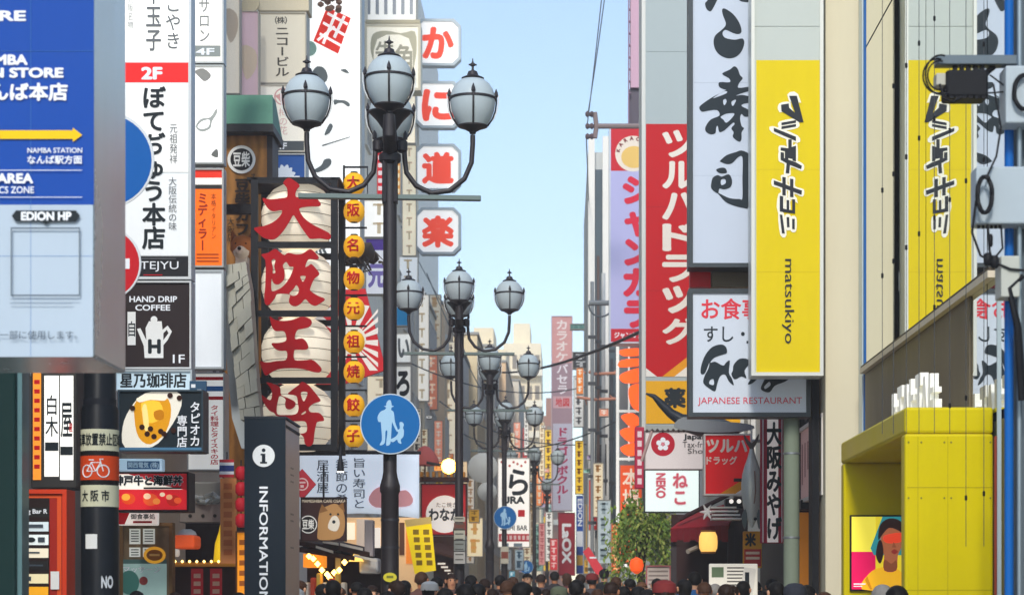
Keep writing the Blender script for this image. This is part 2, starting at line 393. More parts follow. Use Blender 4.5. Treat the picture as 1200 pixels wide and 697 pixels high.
S2.rect(998, 605, 1026, 646, ('#f0e04a', dict(emit=LIT)), 'picture').rect(998, 646, 1026, 690, ('#d81257', dict(emit=LIT)), 'picture').rect(1026, 605, 1062, 690, ('#e5cd2c', dict(emit=LIT)), 'picture')
S2.poly([[(1020, 642), (1034, 605), (1062, 605), (1062, 650), (1024, 650)]], ('#2c8a92', dict(emit=LIT)), 'picture')
S2.poly([[(1010, 690), (1018, 672), (1030, 665), (1044, 664), (1056, 670), (1062, 690)]], ('#f2b420', dict(emit=LIT)), 'picture', True)
S2.poly([[(1036, 668), (1036, 650), (1032, 640), (1033, 622), (1042, 614), (1054, 617), (1058, 636), (1052, 650), (1050, 668)]], ('#a5603f', dict(emit=LIT)), 'picture', True)
S2.poly([[(1029, 632), (1031, 615), (1042, 607), (1056, 611), (1061, 628), (1054, 622), (1042, 618), (1034, 626)]], ('#2a1a18', dict(emit=LIT)), 'picture', True)
S2.poly([[(1036, 627), (1057, 624), (1058, 633), (1048, 636), (1037, 635)]], ('#e8452a', dict(emit=LIT)), 'picture', True)
S2.poly([[(1044, 646), (1048, 643), (1052, 646), (1048, 649)]], ('#8c2f2a', dict(emit=LIT)), 'picture', True); S2.poly([[(1047, 634), (1050, 641), (1045, 641)]], ('#8a4a30', dict(emit=LIT)), 'picture'); S2.poly([[(1036, 655), (1044, 660), (1050, 656), (1050, 668), (1036, 668)]], ('#84482e', dict(emit=LIT)), 'picture', True)
S2.poly([[(1029, 634), (1026, 650), (1031, 660), (1035, 648), (1033, 634)]], ('#2a1a18', dict(emit=LIT)), 'picture', True); S2.poly([[(1016, 674), (1022, 690), (1019, 690), (1013, 679)]], ('#c98a14', dict(emit=LIT)), 'picture'); S2.marks([(1000, 683, 1014, 684.5), (1000, 686, 1010, 687)], ('#f6dfe6', dict(emit=LIT)), 'fine_print')
fx = MB()
for px in (1064, 1079, 1106, 1114, 1160):
    for z in (2.36, 1.98, .66):
        x = (px - 1112) / F * 13.97; fx.lathe([(.007, 0), (.005, -.005)], (x, -.001, z), 8, 'y')
fx.build('screws', mat('#8f8a40', .4, .6), yb)
# white upright letters standing on the box
lg = empty('rooftop_letters', (2.62, 15.2, 2.602), R(-90), 'row of white upright letter plates standing on the yellow box', 'sign letters')
rnd = random.Random(3)
for i in range(7):
    x = -.95 + i * .27; hh = rnd.uniform(.26, .34); k = i % 3
    lo = [(0, 0), (.2, 0), (.2, .07), (.08, .07), (.08, hh * .45), (.19, hh * .45), (.19, hh * .6), (.08, hh * .6), (.08, hh), (0, hh)] if k == 0 else \
         [(.08, 0), (.15, 0), (.15, hh * .7), (.22, hh * .7), (.22, hh), (0, hh), (0, hh * .7), (.08, hh * .7)] if k == 1 else [(0, 0), (.06, 0), (.1, hh * .5), (.15, 0), (.21, 0), (.14, hh), (.06, hh)]
    v, f = fill([[(x + p[0], p[1]) for p in lo]], False, .03)
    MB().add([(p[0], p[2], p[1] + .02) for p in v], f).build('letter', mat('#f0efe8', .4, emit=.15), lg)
MB().box(-1.0, -.05, 0, .95, .05, .02).build('rail', BLACK_METAL, lg)

# the air of the street: one closed box, sky outside it
hz = MB().box(-60, -70, -1, 70, 330, 60).build('haze', mat('#ffffff'))
hm = bpy.data.materials.new('haze_air'); hm.use_nodes = True; hn = hm.node_tree
hn.nodes.remove(hn.nodes['Principled BSDF']); pv = hn.nodes.new('ShaderNodeVolumePrincipled'); pv.inputs['Color'].default_value = (.96, .97, 1, 1); pv.inputs['Density'].default_value = .0021; pv.inputs['Anisotropy'].default_value = 0
hn.links.new(pv.outputs[0], hn.nodes['Material Output'].inputs['Volume']); hz.data.materials.clear(); hz.data.materials.append(hm); tag(hz, kind='stuff')
WHITE = mat('#eeeeea', .4, dirt=.06); LITW = mat('#f2f1ea', .4, emit=.45, dirt=.04)
INK = mat('#1d262b', .5); RED = mat('#d01420', .45); PINKRED = mat('#e0344a', .45)
# ================================================================== LEFT SIDE
# big blue store board, nearest on the left
g = Sign('store_board', 'huge blue and white electronics store board at top left', 'sign', (-190, -340, 110, 418), 9.0)
g.panel(mat('#c9d6dc', .22, .55, dirt=.06), .66); g.rect(-190, -340, 110, 240, mat('#0546a0', .35, dirt=.1), 'blue_panel', .001); g.rect(-190, 240.3, 109, 418, mat('#b4c3d0', .35, dirt=.08), 'white_panel', .001)
W_ = mat('#f2f5f8', .4)
g.marks([(-190, 60.0, 110, 60.4), (-190, 300.0, 109, 300.4), (36, -340, 36.4, 418)], mat('#3f78b8', .4), 'panel_seam')
g.text('APP STORE', -118, 13, 31, 25.5, W_, bold=.04); g.text('EDION NAMBA', -98, 64.5, 33, 77, W_, bold=.045); g.text('MAIN STORE', -46, 80, 75, 92, W_, bold=.045)
g.text('エディオンなんば本店', -150, 97.5, 80, 119, W_, bold=.035)
g.poly([[(-60, 153.5), (86, 153.5), (86, 150.5), (97, 159), (86, 167), (86, 163.5), (-60, 163.5)]], mat('#f3c400', .4), 'arrow')
g.text('NAMBA STATION', 33, 174, 97, 180, W_, bold=.01); g.text('なんば駅方面', 33, 183, 97, 193, W_, bold=.02)
g.marks([(-60, 200, 97, 200.7), (-60, 231.5, 97, 232.2)], W_, 'rule')
g.text('GAME AREA', -52, 204, 40, 216, W_, bold=.045); g.text('ELECTRONICS ZONE', -52, 219.5, 41, 227.5, W_, bold=.012)
g.poly([[(20, 247.5), (90, 247.5), (95, 254), (90, 260.5), (60, 260.5), (55, 264), (50, 260.5), (20, 260.5), (15, 254)]], INK, 'tag'); g.text('EDION HP', 26, 249, 85, 259.5, W_, bold=.045)
g.marks([(14, 267.5, 95, 269), (14, 346, 95, 347.5), (14, 269, 15.2, 346), (93.8, 269, 95, 346)], mat('#5a6670', .5), 'rule'); g.marks([(13, 351, 94, 351.6), (13, 356, 86, 356.6)], mat('#8795a3', .5))
g.text('料金は寄付の一部に使用します。', -64, 388, 92, 398, mat('#46525e', .5), bold=.0)

# dark column and shop front at the far left edge
e = empty('shop_column', at(4, 700, 12.2).xy.to_3d(), 0, 'dark teal painted column at the left edge under the store board', 'column')
MB().bbox(-.2, 0, 0, .07, .3, 2.9, .015).build('shaft', mat('#12302f', .3), e); MB().box(.071, .04, 0, .1, .2, 2.88).build('edge_strip', mat('#5c7f84', .3, .4), e)

# pole with no-bicycle bands
e = empty('utility_pole', at(117, 700, 13).xy.to_3d(), 0, 'thick dark pole wrapped in bicycle parking ban bands', 'pole')
k = 13 / F
def zz(py): return EYE + (VY - py) * k
MB().lathe([(.118, 0), (.118, zz(480)), (.1, zz(474)), (.098, 6.4)], n=28).build('shaft', mat('#1c1f24', .4, dirt=.4), e)
MB().lathe([(.104, zz(475)), (.104, zz(468))], n=28).build('collar', BLACK_METAL, e)
def band(py0, py1, col, nm='band'): return MB().lathe([(.1195, zz(py1)), (.1195, zz(py0))], n=36, caps=False).build(nm, col, e)
band(504, 529, mat('#d9d7b8', .5)); band(530, 568, mat('#1c1a1a', .5)); b2 = MB().lathe([(.1205, zz(563)), (.1205, zz(535))], n=36, caps=False).build('band', mat('#d8491c', .5), e); band(569, 594, mat('#d9d7b8', .5))
def wrap(vs2, r=.1225):           # x in pixels from the pole's middle -> round the shaft
    out = []
    for px, py in vs2:
        a = (px * k) / r; out.append((r * math.sin(a), -r * math.cos(a), zz(py)))
    return out
def wraptext(body, x0, x1, y0, y1, col, bold=.02):
    m = MB()
    vs, fs = glyphs(body); a0 = min(p[0] for p in vs); a1 = max(p[0] for p in vs); b0 = min(p[1] for p in vs); b1 = max(p[1] for p in vs)
    for i, (dx, dy) in enumerate(((0, 0), (bold, 0), (-bold, 0), (0, bold), (0, -bold))): m.add(wrap([(x0 + (p[0] + dx - a0) / (a1 - a0) * (x1 - x0), y1 - (p[1] + dy - b0) / (b1 - b0) * (y1 - y0)) for p in vs], .1225 + .0002 * i), fs); m.build('lettering', col, e)
wraptext('自転車放置禁止区域', -37, 37, 509, 523, INK); wraptext('大 阪 市', -19, 16, 575, 588, INK)
m = MB()
def wt(pts, r=.004):
    m.tube([Vector(p) * 1.0 for p in wrap(pts)], r, 6)
for cx in (-11, 9): wt([(cx + 7 * math.cos(a * .393), 553 + 7 * math.sin(a * .393)) for a in range(17)])
wt([(-11, 553), (-5, 543), (6, 543), (9, 553)]); wt([(-5, 543), (0, 553), (-11, 553)]); wt([(0, 553), (6, 543)]); wt([(6, 543), (5, 539), (9, 539)]); wt([(-8, 540), (-2, 540)])
m.build('bicycle_emblem', W_, e)
m = MB(); m.add(wrap([(-13 + 1.5 * i, y) for i in range(11) for y in (626, 643)]), [(2 * i, 2 * i + 1, 2 * i + 3, 2 * i + 2) for i in range(10)]); m.build('sticker', WHITE, e); wraptext('NO', 7, 21, 675, 688, W_, .05)
# two round traffic signs on that pole
for cx, cy, rr, col, lab in ((124, 188, 56, '#0b5fae', 'blue round traffic sign half hidden behind the store board'), (122, 309, 43, '#c81b26', 'red round traffic sign half hidden behind the store board')):
    g = Sign('traffic_sign', lab, 'traffic sign', (cx - rr, cy - rr, cx + rr, cy + rr), 12.86)
    t = MB().lathe([(rr * k, 0), (rr * k, .012)], (0, 0, rr * k), 40, 'y').build('disc', mat('#dfe4e6', .4), g.root)
    g.disc(cx, cy, rr * .96, mat(col, .35), 'face', n=40)
    if col == '#c81b26': g.rect(cx - 30, cy - 6, cx + 30, cy + 6, W_, 'bar')
    else: g.poly([[(cx - 8, cy + 30), (cx - 8, cy - 4), (cx - 20, cy - 4), (cx, cy - 32), (cx + 20, cy - 4), (cx + 8, cy - 4), (cx + 8, cy + 30)]], W_, 'arrow')
    MB().box(-.05, .0125, rr * k - .03, .05, .05, rr * k + .03).build('clamp', GREY_METAL, g.root)

# white vertical izakaya sign
g = Sign('izakaya_sign', 'white vertical pub sign with black characters in a dark frame, left of the banded pole', 'sign', (36, 433, 90, 572), 15.4)
g.panel(mat('#3a3836', .5), .3); g.rect(52, 440, 69, 558, LITW, 'panel', .002); g.rect(70.5, 440, 86, 562, LITW, 'panel', .002)
g.text('白木', 53, 462, 68.5, 512, INK, v=True, bold=.01); g.text('屋', 71, 468, 85.5, 514, INK, v=True, bold=.01); g.rect(53, 518, 68.5, 528, INK, 'stripe'); g.rect(71, 523, 85.5, 533, INK, 'stripe'); g.text('屋', 81, 495, 85.5, 506, RED, v=True)
g.rect(39, 436, 48.5, 562, ('#e0882a', dict(emit=.5)), 'side_strip'); g.marks([(40.5, 445 + i * 11, 47, 450 + i * 11) for i in range(10)], RED)
# red menu board
g = Sign('menu_board', 'orange red stepped menu board at the lower left edge', 'menu board', (20, 573, 78, 905), 14.6)
g.panel(mat('#a9261a', .5), .25, mat('#d8401f', .45), 5); g.rect(26, 579, 71, 583, mat('#e85a28', .45)); g.rect(66, 583, 71, 760, mat('#e85a28', .45), 'rail'); g.rect(20.5, 583, 57, 760, mat('#2a1c1a', .6), 'backing', .001)
for (a, b, c) in ((594, 605, '#20201f'), (611, 622, '#c9d6da'), (626, 638, '#dfe6e4'), (642, 653, '#e8dcc2'), (657, 667, '#1f1d1d'), (672, 683, '#e2d3a8'), (687, 697, '#e9a21c')): g.rect(22, a, 56, b, mat(c, .5, emit=.3), 'menu_plate')
g.text('Dining Bar R', 15.5, 596, 55, 603, W_, bold=.03); g.disc(36, 632, 5, INK, ry=3); g.marks([(30, 614, 50, 618), (44, 629, 52, 635), (28, 646, 46, 648), (26, 661, 50, 663), (28, 675, 36, 680)], mat('#46505a', .5)); g.rect(59, 669, 69, 690, WHITE, 'notice')
# tall white column sign
g = Sign('column_sign', 'tall white restaurant column sign with red 2F band and brush lettering', 'sign', (141, -60, 224, 327), 20)
g.panel(mat('#d4d8d8', .4), .22, mat('#d4d8d8', .4), 3)
g.rect(145, -56, 220, 72, LITW, 'upper_panel', .002); g.rect(145, 73, 220, 96, mat('#e3201f', .4, emit=.3), 'floor_band', .002); g.rect(145, 97, 220, 201, mat('#eeeeea', .4, emit=.25, dirt=.05), 'middle_panel', .002); g.rect(145, 203, 220, 299, mat('#e8ebeb', .4, emit=.15), 'lower_panel', .002); g.rect(145, 300, 220, 325, mat('#232327', .4), 'name_panel', .002)
g.text('2F', 165, 78, 190, 93, W_, bold=.05)
GR = mat('#6c6f70', .5)
g.text('たこやき', 193, -28, 212, 58, GR, v=True, bold=.01); g.text('甲玉子', 170, -22, 189, 60, GR, v=True, bold=.02); g.text('大阪名物', 149, -6, 156, 34, GR, v=True, bold=-.005)
g.text('ぼてぢゅう本店', 166, 100, 194, 292, INK, v=True, bold=.03); g.text('元祖発祥', 198, 144, 208, 192, GR, v=True, bold=-.005); g.text('大阪伝統の味', 197, 207, 207, 270, GR, v=True, bold=-.005)
g.text('BOTEJYU', 141, 306, 209, 318, W_, bold=.0); g.marks([(166, 302.5, 206, 303.5)], GR); g.marks([(168, 321.5, 190, 322.5)], RED)
g.bracket(120, -40, 145, -40); g.bracket(120, 250, 145, 250)
g = Sign('coffee_sign', 'dark brown hand drip coffee sign with a white kettle', 'sign', (143, 329, 224, 432), 20)
g.panel(mat('#2e2323', .5), .2, mat('#d0d3d2', .4), 2); g.text('HAND DRIP', 151, 346.5, 207, 353.5, W_, bold=.025); g.text('COFFEE', 158, 356.5, 199, 363.5, W_, bold=.025); g.text('1F', 202, 415, 216, 425, W_, bold=.01)
g.poly([[(169, 419), (168, 405), (160, 385), (164, 384), (171, 398), (170, 384), (174, 376), (189, 376), (190, 386), (196, 381), (201, 388), (196, 398), (191, 404), (191, 419)], [(191, 390), (195, 386), (197, 390), (191, 398)]], WHITE, 'kettle_emblem'); g.disc(180, 374, 4, WHITE, 'kettle_emblem'); g.text('H', 173, 397, 188, 414, INK, bold=.05)
g.rect(149, 365, 158.5, 404, WHITE, 'cup_emblem'); g.text('自', 150, 376, 158, 394, INK)
g = Sign('coffee_shop_sign', 'pale blue lightbox with dark characters hanging under the kettle sign', 'sign', (134, 433, 225, 458), 19.8)
g.panel(mat('#c9dfea', .4, emit=.12), .2, mat('#b9c4c8', .4), 2); g.text('星乃珈琲店', 140, 436.5, 218, 454, INK, bold=.03)
# tapioca, seafood bowl and small signs under it, glow raised to brighten the low left
g = Sign('tapioca_sign', 'dark sign with a golden bubble tea glass and white lettering', 'sign', (138, 456.5, 238, 529), 19)
g.panel(mat('#1d2930', .4), .3, mat('#31424c', .4), 2)
g.poly([[(146, 524), (143, 500), (152, 478), (170, 460), (206, 458), (212, 475), (196, 505), (178, 523)]], mat('#e6e0d0', .5, emit=.2), 'picture', True)
g.poly([[(160, 468), (192, 464), (200, 480), (194, 505), (176, 520), (162, 512), (157, 490)]], mat('#d8940f', .35, emit=.2), 'picture', True); g.poly([[(165, 472), (186, 470), (190, 488), (172, 495)]], mat('#f2bf36', .35, emit=.25), 'picture', True)
g.poly([[(166, 478), (171, 474), (174, 500), (169, 503)]], mat('#f6dd8c', .3, emit=.2), 'picture', True); g.poly([[(160, 466), (178, 462), (194, 464), (192, 469), (176, 468), (163, 471)]], mat('#f3ead2', .3, emit=.2), 'picture', True); g.poly([[(180, 482), (190, 480), (191, 490), (182, 491)]], mat('#c27a08', .3, emit=.15), 'picture', True); g.k -= 1.5
for a, b in ((172, 508), (180, 511), (188, 505), (166, 500), (176, 502), (199, 463), (210, 466), (155, 478), (192, 508), (203, 504)): g.disc(a, b, 3.2, mat('#3a1c10', .3), 'picture')
g.text('専門店', 207, 486, 219.5, 524, W_, v=True, bold=.02); g.text('タピオカ', 222, 470, 235, 523, W_, v=True, bold=.02); g.marks([(138.5, 524, 237, 527)], mat('#4f7ea0', .4), 'stripe')
g = Sign('streamer_banner', 'narrow slanting banner with white and blue brush marks beside the bubble tea sign', 'banner', (222, 446, 242, 532), 19.5)
g.panel(mat('#33536f', .5), .03); g.marks([(224 + (i * 7) % 11, 450 + i * 6.2, 229 + (i * 7) % 11, 454 + i * 6.2) for i in range(13)], W_, 'brush_mark')
g = Sign('electric_shop_sign', 'small light blue sign with dark blue characters above the seafood sign', 'sign', (138, 537, 190, 552), 20.6)
g.panel(mat('#a9cde2', .4, emit=.2), .15); g.rect(149, 540, 187, 549.5, mat('#2a5f8e', .4)); g.text('関西電気 (株)', 150, 541, 186, 549, mat('#a9d4ec', .4), bold=.02)
g = Sign('seafood_bowl_sign', 'lightbox showing beef and seafood rice bowls on red, left of the information pillar', 'sign', (134, 552.5, 221, 599), 20)
g.panel(mat('#d8242e', .4, emit=.4), .35, mat('#22181a', .5), 2.2)
g.rect(136.5, 555, 218.5, 573, mat('#efe8dc', .4, emit=.5), 'band')
g.poly([[(150, 555), (219, 555), (219, 574), (190, 568)]], mat('#c7202c', .4, emit=.15), 'band')
for (a, b, r, c) in ((150, 584, 13, '#d9481c'), (147, 582, 8, '#f0a83a'), (176, 585, 14, '#e2582a'), (172, 581, 7, '#f4c8a0'), (183, 587, 7, '#f08a3c'), (203, 586, 13, '#b9261c'), (198, 582, 6, '#f2a878'), (208, 586, 7, '#e85c2c'), (190, 579, 5, '#f7d9b8')): g.disc(a, b, r * .62, (c, dict(emit=.45)), 'picture', ry=r * .5)
g.text('神戸牛と海鮮丼', 133, 556.5, 214, 568.5, INK, bold=.04, halo=W_, hb=.09); g.marks([(168, 570.5, 212, 572.5)], INK)
g = Sign('restaurant_sign', 'small white sign with red wedge under the seafood bowl lightbox', 'sign', (138, 599.5, 184, 615), 20.8)
g.panel(mat('#efe9e0', .4, emit=.3), .12); g.poly([[(139, 600), (152, 600), (146, 614), (139, 614)]], RED); g.text('御食事処', 153, 601.5, 182, 608, INK, bold=.02); g.marks([(156, 610, 178, 612.5)], RED)
g = Sign('menu_stand', 'brown wooden stand with four white menu sheets and a green massage board', 'menu board', (140, 612, 202, 860), 21)
g.panel(mat('#8a7658', .6, kind='wood'), .15, mat('#80623c', .6), 4)
for (a, b, c, d) in ((151, 619, 164, 637), (167, 619, 181, 637), (151, 641, 164, 652), (167, 641, 181, 652)): g.rect(a, b, c, d, mat('#dfe4dc', .6, emit=.2), 'menu_sheet'); g.marks([(a + 2, b + 2 + i * 3, c - 2, b + 3.2 + i * 3) for i in range(int((d - b - 2) / 3))], mat('#56605c', .6))
g.rect(140, 655, 195, 740, mat('#a3c4bd', .5, emit=.15), 'massage_board'); g.rect(140, 655, 195, 660, mat('#557d78', .5)); g.text('マッサージ', 144, 663, 188, 671, W_, bold=.02); g.disc(151, 682, 12, mat('#4f9184', .5), 'picture', ry=14); g.disc(168, 680, 5, mat('#b04a44', .5), 'picture')
g.disc(181, 650, 13, mat('#e0a028', .4, emit=.3), 'badge', ry=10); g.disc(181, 650, 9.5, mat('#a86410', .4), 'badge', ry=6.5); g.marks([(175, 648.5, 187, 651)], mat('#f0c060', .4))

# second column of signs
g = Sign('salon_sign', 'cream salon sign with grey 4F strip, top left beside the column sign', 'sign', (224, -70, 262, 74), 24)
g.panel(mat('#ece9df', .4, emit=.3), .2, mat('#c4c6c2', .4), 2); g.text('株式サロン', 232, -38, 246, 50, mat('#7c7e7c', .5), v=True, bold=.01); g.rect(227, 53, 258, 66, mat('#8d938e', .4)); g.text('4F', 229, 56, 251, 64, W_, bold=.03)
g = Sign('cat_sign', 'white lightbox with faint line drawn bird, under the 4F salon sign', 'sign', (224, 76, 262, 192), 24)
g.panel(mat('#efeeea', .4, emit=.4), .2, mat('#b4b7b2', .4), 2)
g.poly([[(229, 148), (235, 139), (246, 137), (253, 127), (254, 132), (248, 142), (246, 150), (236, 154)], [(231, 148), (236, 142), (245, 140), (244, 148), (236, 151)]], mat('#a9aca4', .5), 'line_drawing', True)
g.poly([[(228, 83), (238, 80), (247, 88), (240, 95), (233, 90)]], mat('#8f8d86', .5), 'line_drawing', True); g.poly([[(247, 181), (254, 174), (255, 184)]], mat('#6f716c', .5), 'line_drawing', True)
g = Sign('bistro_sign', 'orange lightbox with dark red lettering, left of the dog cafe tower', 'sign', (225, 197, 262, 313), 24)
g.panel(mat('#ee6a12', .4, emit=.35), .2, mat('#b4b2ac', .4), 2); g.rect(227, 199, 260, 208, mat('#e2341f', .4, emit=.2)); g.rect(227, 208, 260, 216, mat('#f0e9de', .4, emit=.3)); g.rect(227, 216, 260, 221, mat('#33302e', .4)); g.text('ミディラー', 231, 225, 243, 294, mat('#a42a12', .4), v=True, bold=.03); g.text('本格イタリアン', 247, 226, 253, 280, mat('#7a3010', .4), v=True, bold=-.005); g.marks([(230, 297 + 4 * i, 256, 298.4 + 4 * i) for i in range(3)], mat('#a4400f', .4))
g = Sign('blank_lightbox', 'blank white lightbox below the orange bistro sign', 'sign', (226, 316, 262, 432), 24)
g.panel(mat('#e6ebee', .4, emit=.18), .2, mat('#b9c0c2', .4), 2.5); g.bracket(215, 340, 228, 340)
g = Sign('thai_restaurant_sign', 'white Thai restaurant sign with red blue stripes, beside the orange stone curtain', 'sign', (219, 436, 263, 551), 22)
g.panel(mat('#ecece6', .4, emit=.25), .3, mat('#a8aaa6', .4, .3), 1.5); g.rect(221, 441, 261, 445, RED); g.rect(221, 452, 261, 458, mat('#2f6fb0', .4)); g.rect(221, 464, 261, 468, RED)
g.text('タイ料理とタイスキの店', 246, 474, 256, 544, PINKRED, v=True, bold=.02); g.text('タイ料理', 224, 474, 240, 520, mat('#3a5f8c', .4), v=True, bold=.02)

# dog cafe tower
e = empty('cafe_tower', at(290, 700, 26).xy.to_3d(), 0, 'brown cafe sign tower with green shingled roof cap', 'sign tower')
k26 = 26 / F; zt = lambda py, D=26: EYE + (VY - py) * D / F
MB().box(-.3, 0, 2.2, .26, .5, zt(152)).build('shaft', mat('#b07a3c', .6, dirt=.2, kind='wood'), e)
MB().box(-.315, -.02, 2.2, -.29, .52, zt(152)).build('edge', mat('#3a2c26', .5), e); MB().box(.25, -.02, 2.2, .32, .52, zt(152)).build('edge', mat('#2c2626', .5), e)
rf = MB(); z0, z1 = zt(150), zt(110)
rf.add([(-.34, -.22, z0), (.35, -.22, z0), (.30, .1, z1), (-.28, .1, z1), (-.34, .7, z0), (.35, .7, z0), (.30, .4, z1), (-.28, .4, z1)], [(0, 1, 2, 3), (5, 4, 7, 6), (1, 5, 6, 2), (4, 0, 3, 7), (3, 2, 6, 7), (0, 4, 5, 1)])
ro = rf.build('roof', mat('#5d8d7a', .6, dirt=.25, bump=.3), e)
sh = MB()
for i in range(6):
    z = z0 + (z1 - z0) * i / 6; q = i / 6; sh.box(-.345 + .06 * q, -.235 + .32 * q, z, .355 - .05 * q, -.21 + .32 * q, z + (z1 - z0) / 6 * .88)
sh.build('shingles', mat('#6a9c86', .6, dirt=.3, bump=.3), ro); MB().box(-.36, -.24, z0 - .1, .36, .7, z0 - .005).build('eave', mat('#2f2f30', .5), ro)
g = Sign('tower_face', None, None, (263, 158, 312, 316), 25.97); g.root.parent = e; g.root.location = Vector(g.root.location) - Vector(e.location)
g.ring(283, 187, 13, 16.5, mat('#f0eee6', .5)); g.disc(283, 187, 13, mat('#1d1b1a', .5)); g.text('豆柴', 273, 178, 293, 196, mat('#f0eee6', .5), bold=.03)
g.text('豆柴カフェ', 275, 209, 293, 294, mat('#2a1c12', .5), v=True, bold=.04); g.text('大阪店', 266, 255, 275, 283, mat('#2a1c12', .5), v=True, bold=.01); g.text('MAMESHIBA CAFE', 294.5, 204, 299, 292, mat('#4a3018', .5), rot=-90)
# dog head model
e = empty('dog_figure', at(284, 303, 25.4), 0, 'small brown and white dog head figure looking down from the cafe tower', 'figure')
hd = MB(); hd.lathe([(.02, .0), (.1, .03), (.15, .11), (.15, .18), (.1, .26), (.03, .285)], n=18); hd.build('head', mat('#b5713a', .7), e)
MB().lathe([(.01, -.24), (.045, -.22), (.07, -.13), (.1, -.09)], (0, 0, .07), 14, 'y').build('muzzle', mat('#efe6da', .7), e); MB().lathe([(.005, -.265), (.022, -.255), (.024, -.235)], (0, 0, .085), 10, 'y').build('nose', mat('#15110f', .4), e)
for sx in (-1, 1):
    MB().add([(sx * .05, .03, .25), (sx * .15, .02, .2), (sx * .13, .0, .36), (sx * .1, .06, .24)], [(0, 1, 2), (1, 3, 2), (3, 0, 2), (0, 3, 1)]).build('ear', mat('#8d5226', .7), e)
    MB().lathe([(.002, -.012), (.016, 0), (.002, .012)], (sx * .06, -.13, .165), 8, 'y').build('eye', mat('#120e0c', .2), e)
MB().box(-.07, -.1, -.14, .07, .12, .02).build('bib', mat('#ded6cb', .7), e)
# stone curtain and pale fascia under it
def slabs(label, pts_l, pts_r, rows, D, col, dep):
    r = empty('stone_cladding', at(pts_l[-1][0] + 15, pts_l[-1][1], D), 0, label, 'cladding'); m = MB(); o = r.location; rr = random.Random(5)
    n = rows
    for i in range(n):
        t0, t1 = i / n, (i + 1) / n
        def lerp(P, t):
            u = t * (len(P) - 1); j = min(int(u), len(P) - 2); f = u - j; return (P[j][0] * (1 - f) + P[j + 1][0] * f, P[j][1] * (1 - f) + P[j + 1][1] * f)
        a0, a1, b0, b1 = lerp(pts_l, t0), lerp(pts_l, t1), lerp(pts_r, t0), lerp(pts_r, t1)
        cut = [0, rr.uniform(.3, .65), 1] if i % 2 else [0, rr.uniform(.2, .4), rr.uniform(.6, .8), 1]
        for c0, c1 in zip(cut, cut[1:]):
            q = []
            for (pa, pb, uu) in ((a0, b0, c0), (a0, b0, c1), (a1, b1, c1), (a1, b1, c0)):
                q.append(at(pa[0] + (pb[0] - pa[0]) * uu, pa[1] + (pb[1] - pa[1]) * uu, D) - o)
            cen = sum(q, Vector()) / 4; jut = rr.uniform(-.05, .03)
            fr_ = [cen + (p - cen) * .94 + Vector((0, jut, 0)) for p in q]; bk = [p + Vector((0, dep, 0)) for p in q]
            m.add(fr_ + bk, [(0, 1, 2, 3), (0, 4, 5, 1), (1, 5, 6, 2), (2, 6, 7, 3), (3, 7, 4, 0), (4, 7, 6, 5)])
    m.build('stones', mat(col, .85, dirt=.3, bump=.5, scale=5), r); return r
slabs('curved curtain of grey stone blocks hanging left of the big lanterns', [(264, 310), (267, 370), (275, 440), (282, 492)], [(288, 306), (294, 340), (299, 420), (306, 492)], 13, 24.2, '#b9b6a6', .25)
e = empty('curved_fascia', at(277, 520, 24.6), 0, 'pale blue curved fascia strip behind the stone blocks', 'fascia')
P = [(262, 310, 268), (263, 370, 272), (266, 430, 280), (272, 490, 288), (283, 525, 290)]; m = MB(); o = e.location; vs = []
for a, y, b in P:
    for px, dy in ((a, 0), (b, 0), (b, .2), (a, .2)): vs.append(at(px, y, 24.6) + Vector((0, dy, 0)) - o)
m.add(vs, [(i * 4 + j, i * 4 + (j + 1) % 4, i * 4 + 4 + (j + 1) % 4, i * 4 + 4 + j) for i in range(4) for j in range(4)] + [(3, 2, 1, 0), (16, 17, 18, 19)]); m.build('strip', mat('#c3ccd0', .4), e)

# buildings' signs behind the lanterns
g = Sign('building_name_sign', 'beige building name sign high behind the left lamp globe', 'sign', (303, 14, 359, 98), 30)
g.panel(mat('#d9d1bd', .5, emit=.12), .4, mat('#b9b2a2', .5), 1.5); g.text('㈱', 322, 19, 336, 28, mat('#4a463e', .5), bold=.01); g.text('ニコービル', 322, 30, 339, 90, mat('#4a463e', .5), v=True, bold=.02)
g = Sign('ornate_cornice', 'pale scrolled cornice at the top over the name sign', 'ornament', (302, -14, 362, 13), 30)
g.panel(mat('#e0d3b6', .6), .4); m = MB(); m.lathe([(.16, -.05), (.16, 0)], (-.5, -.04, .1), 20, 'y'); m.lathe([(.1, -.12), (.1, -.1)], (.52, -.04, .22), 20, 'y'); m.build('scroll', mat('#dccba8', .6), g.root)
g = Sign('plum_sign', 'cream sign with pale red crest and 4F strip, behind the left lamp globe', 'sign', (303, 98.5, 358, 178), 30)
g.panel(mat('#e4dfd2', .5, emit=.18), .4, mat('#c4beb0', .5), 1.5); g.ring(331, 113, 8.5, 10, mat('#dca4a0', .5)); g.poly([[(331, 104), (335, 110), (340, 112), (336, 116), (331, 122), (326, 116), (322, 112), (327, 110)]], mat('#e2a8a2', .5), 'crest', True); g.text('梅の花', 326, 126, 337, 158, mat('#dcb4ae', .5), v=True, bold=.0); g.rect(304.5, 165, 356, 176.5, mat('#4e5458', .5), 'floor_strip'); g.text('4F', 324, 167, 336, 174.5, W_, bold=.03)
g = Sign('lotus_sign', 'blue sign with a white lotus flower above the first big lantern', 'sign', (311, 180, 358, 240), 30)
g.panel(mat('#1f4f94', .45, emit=.1), .4, mat('#c9ccc8', .5), 1.2)
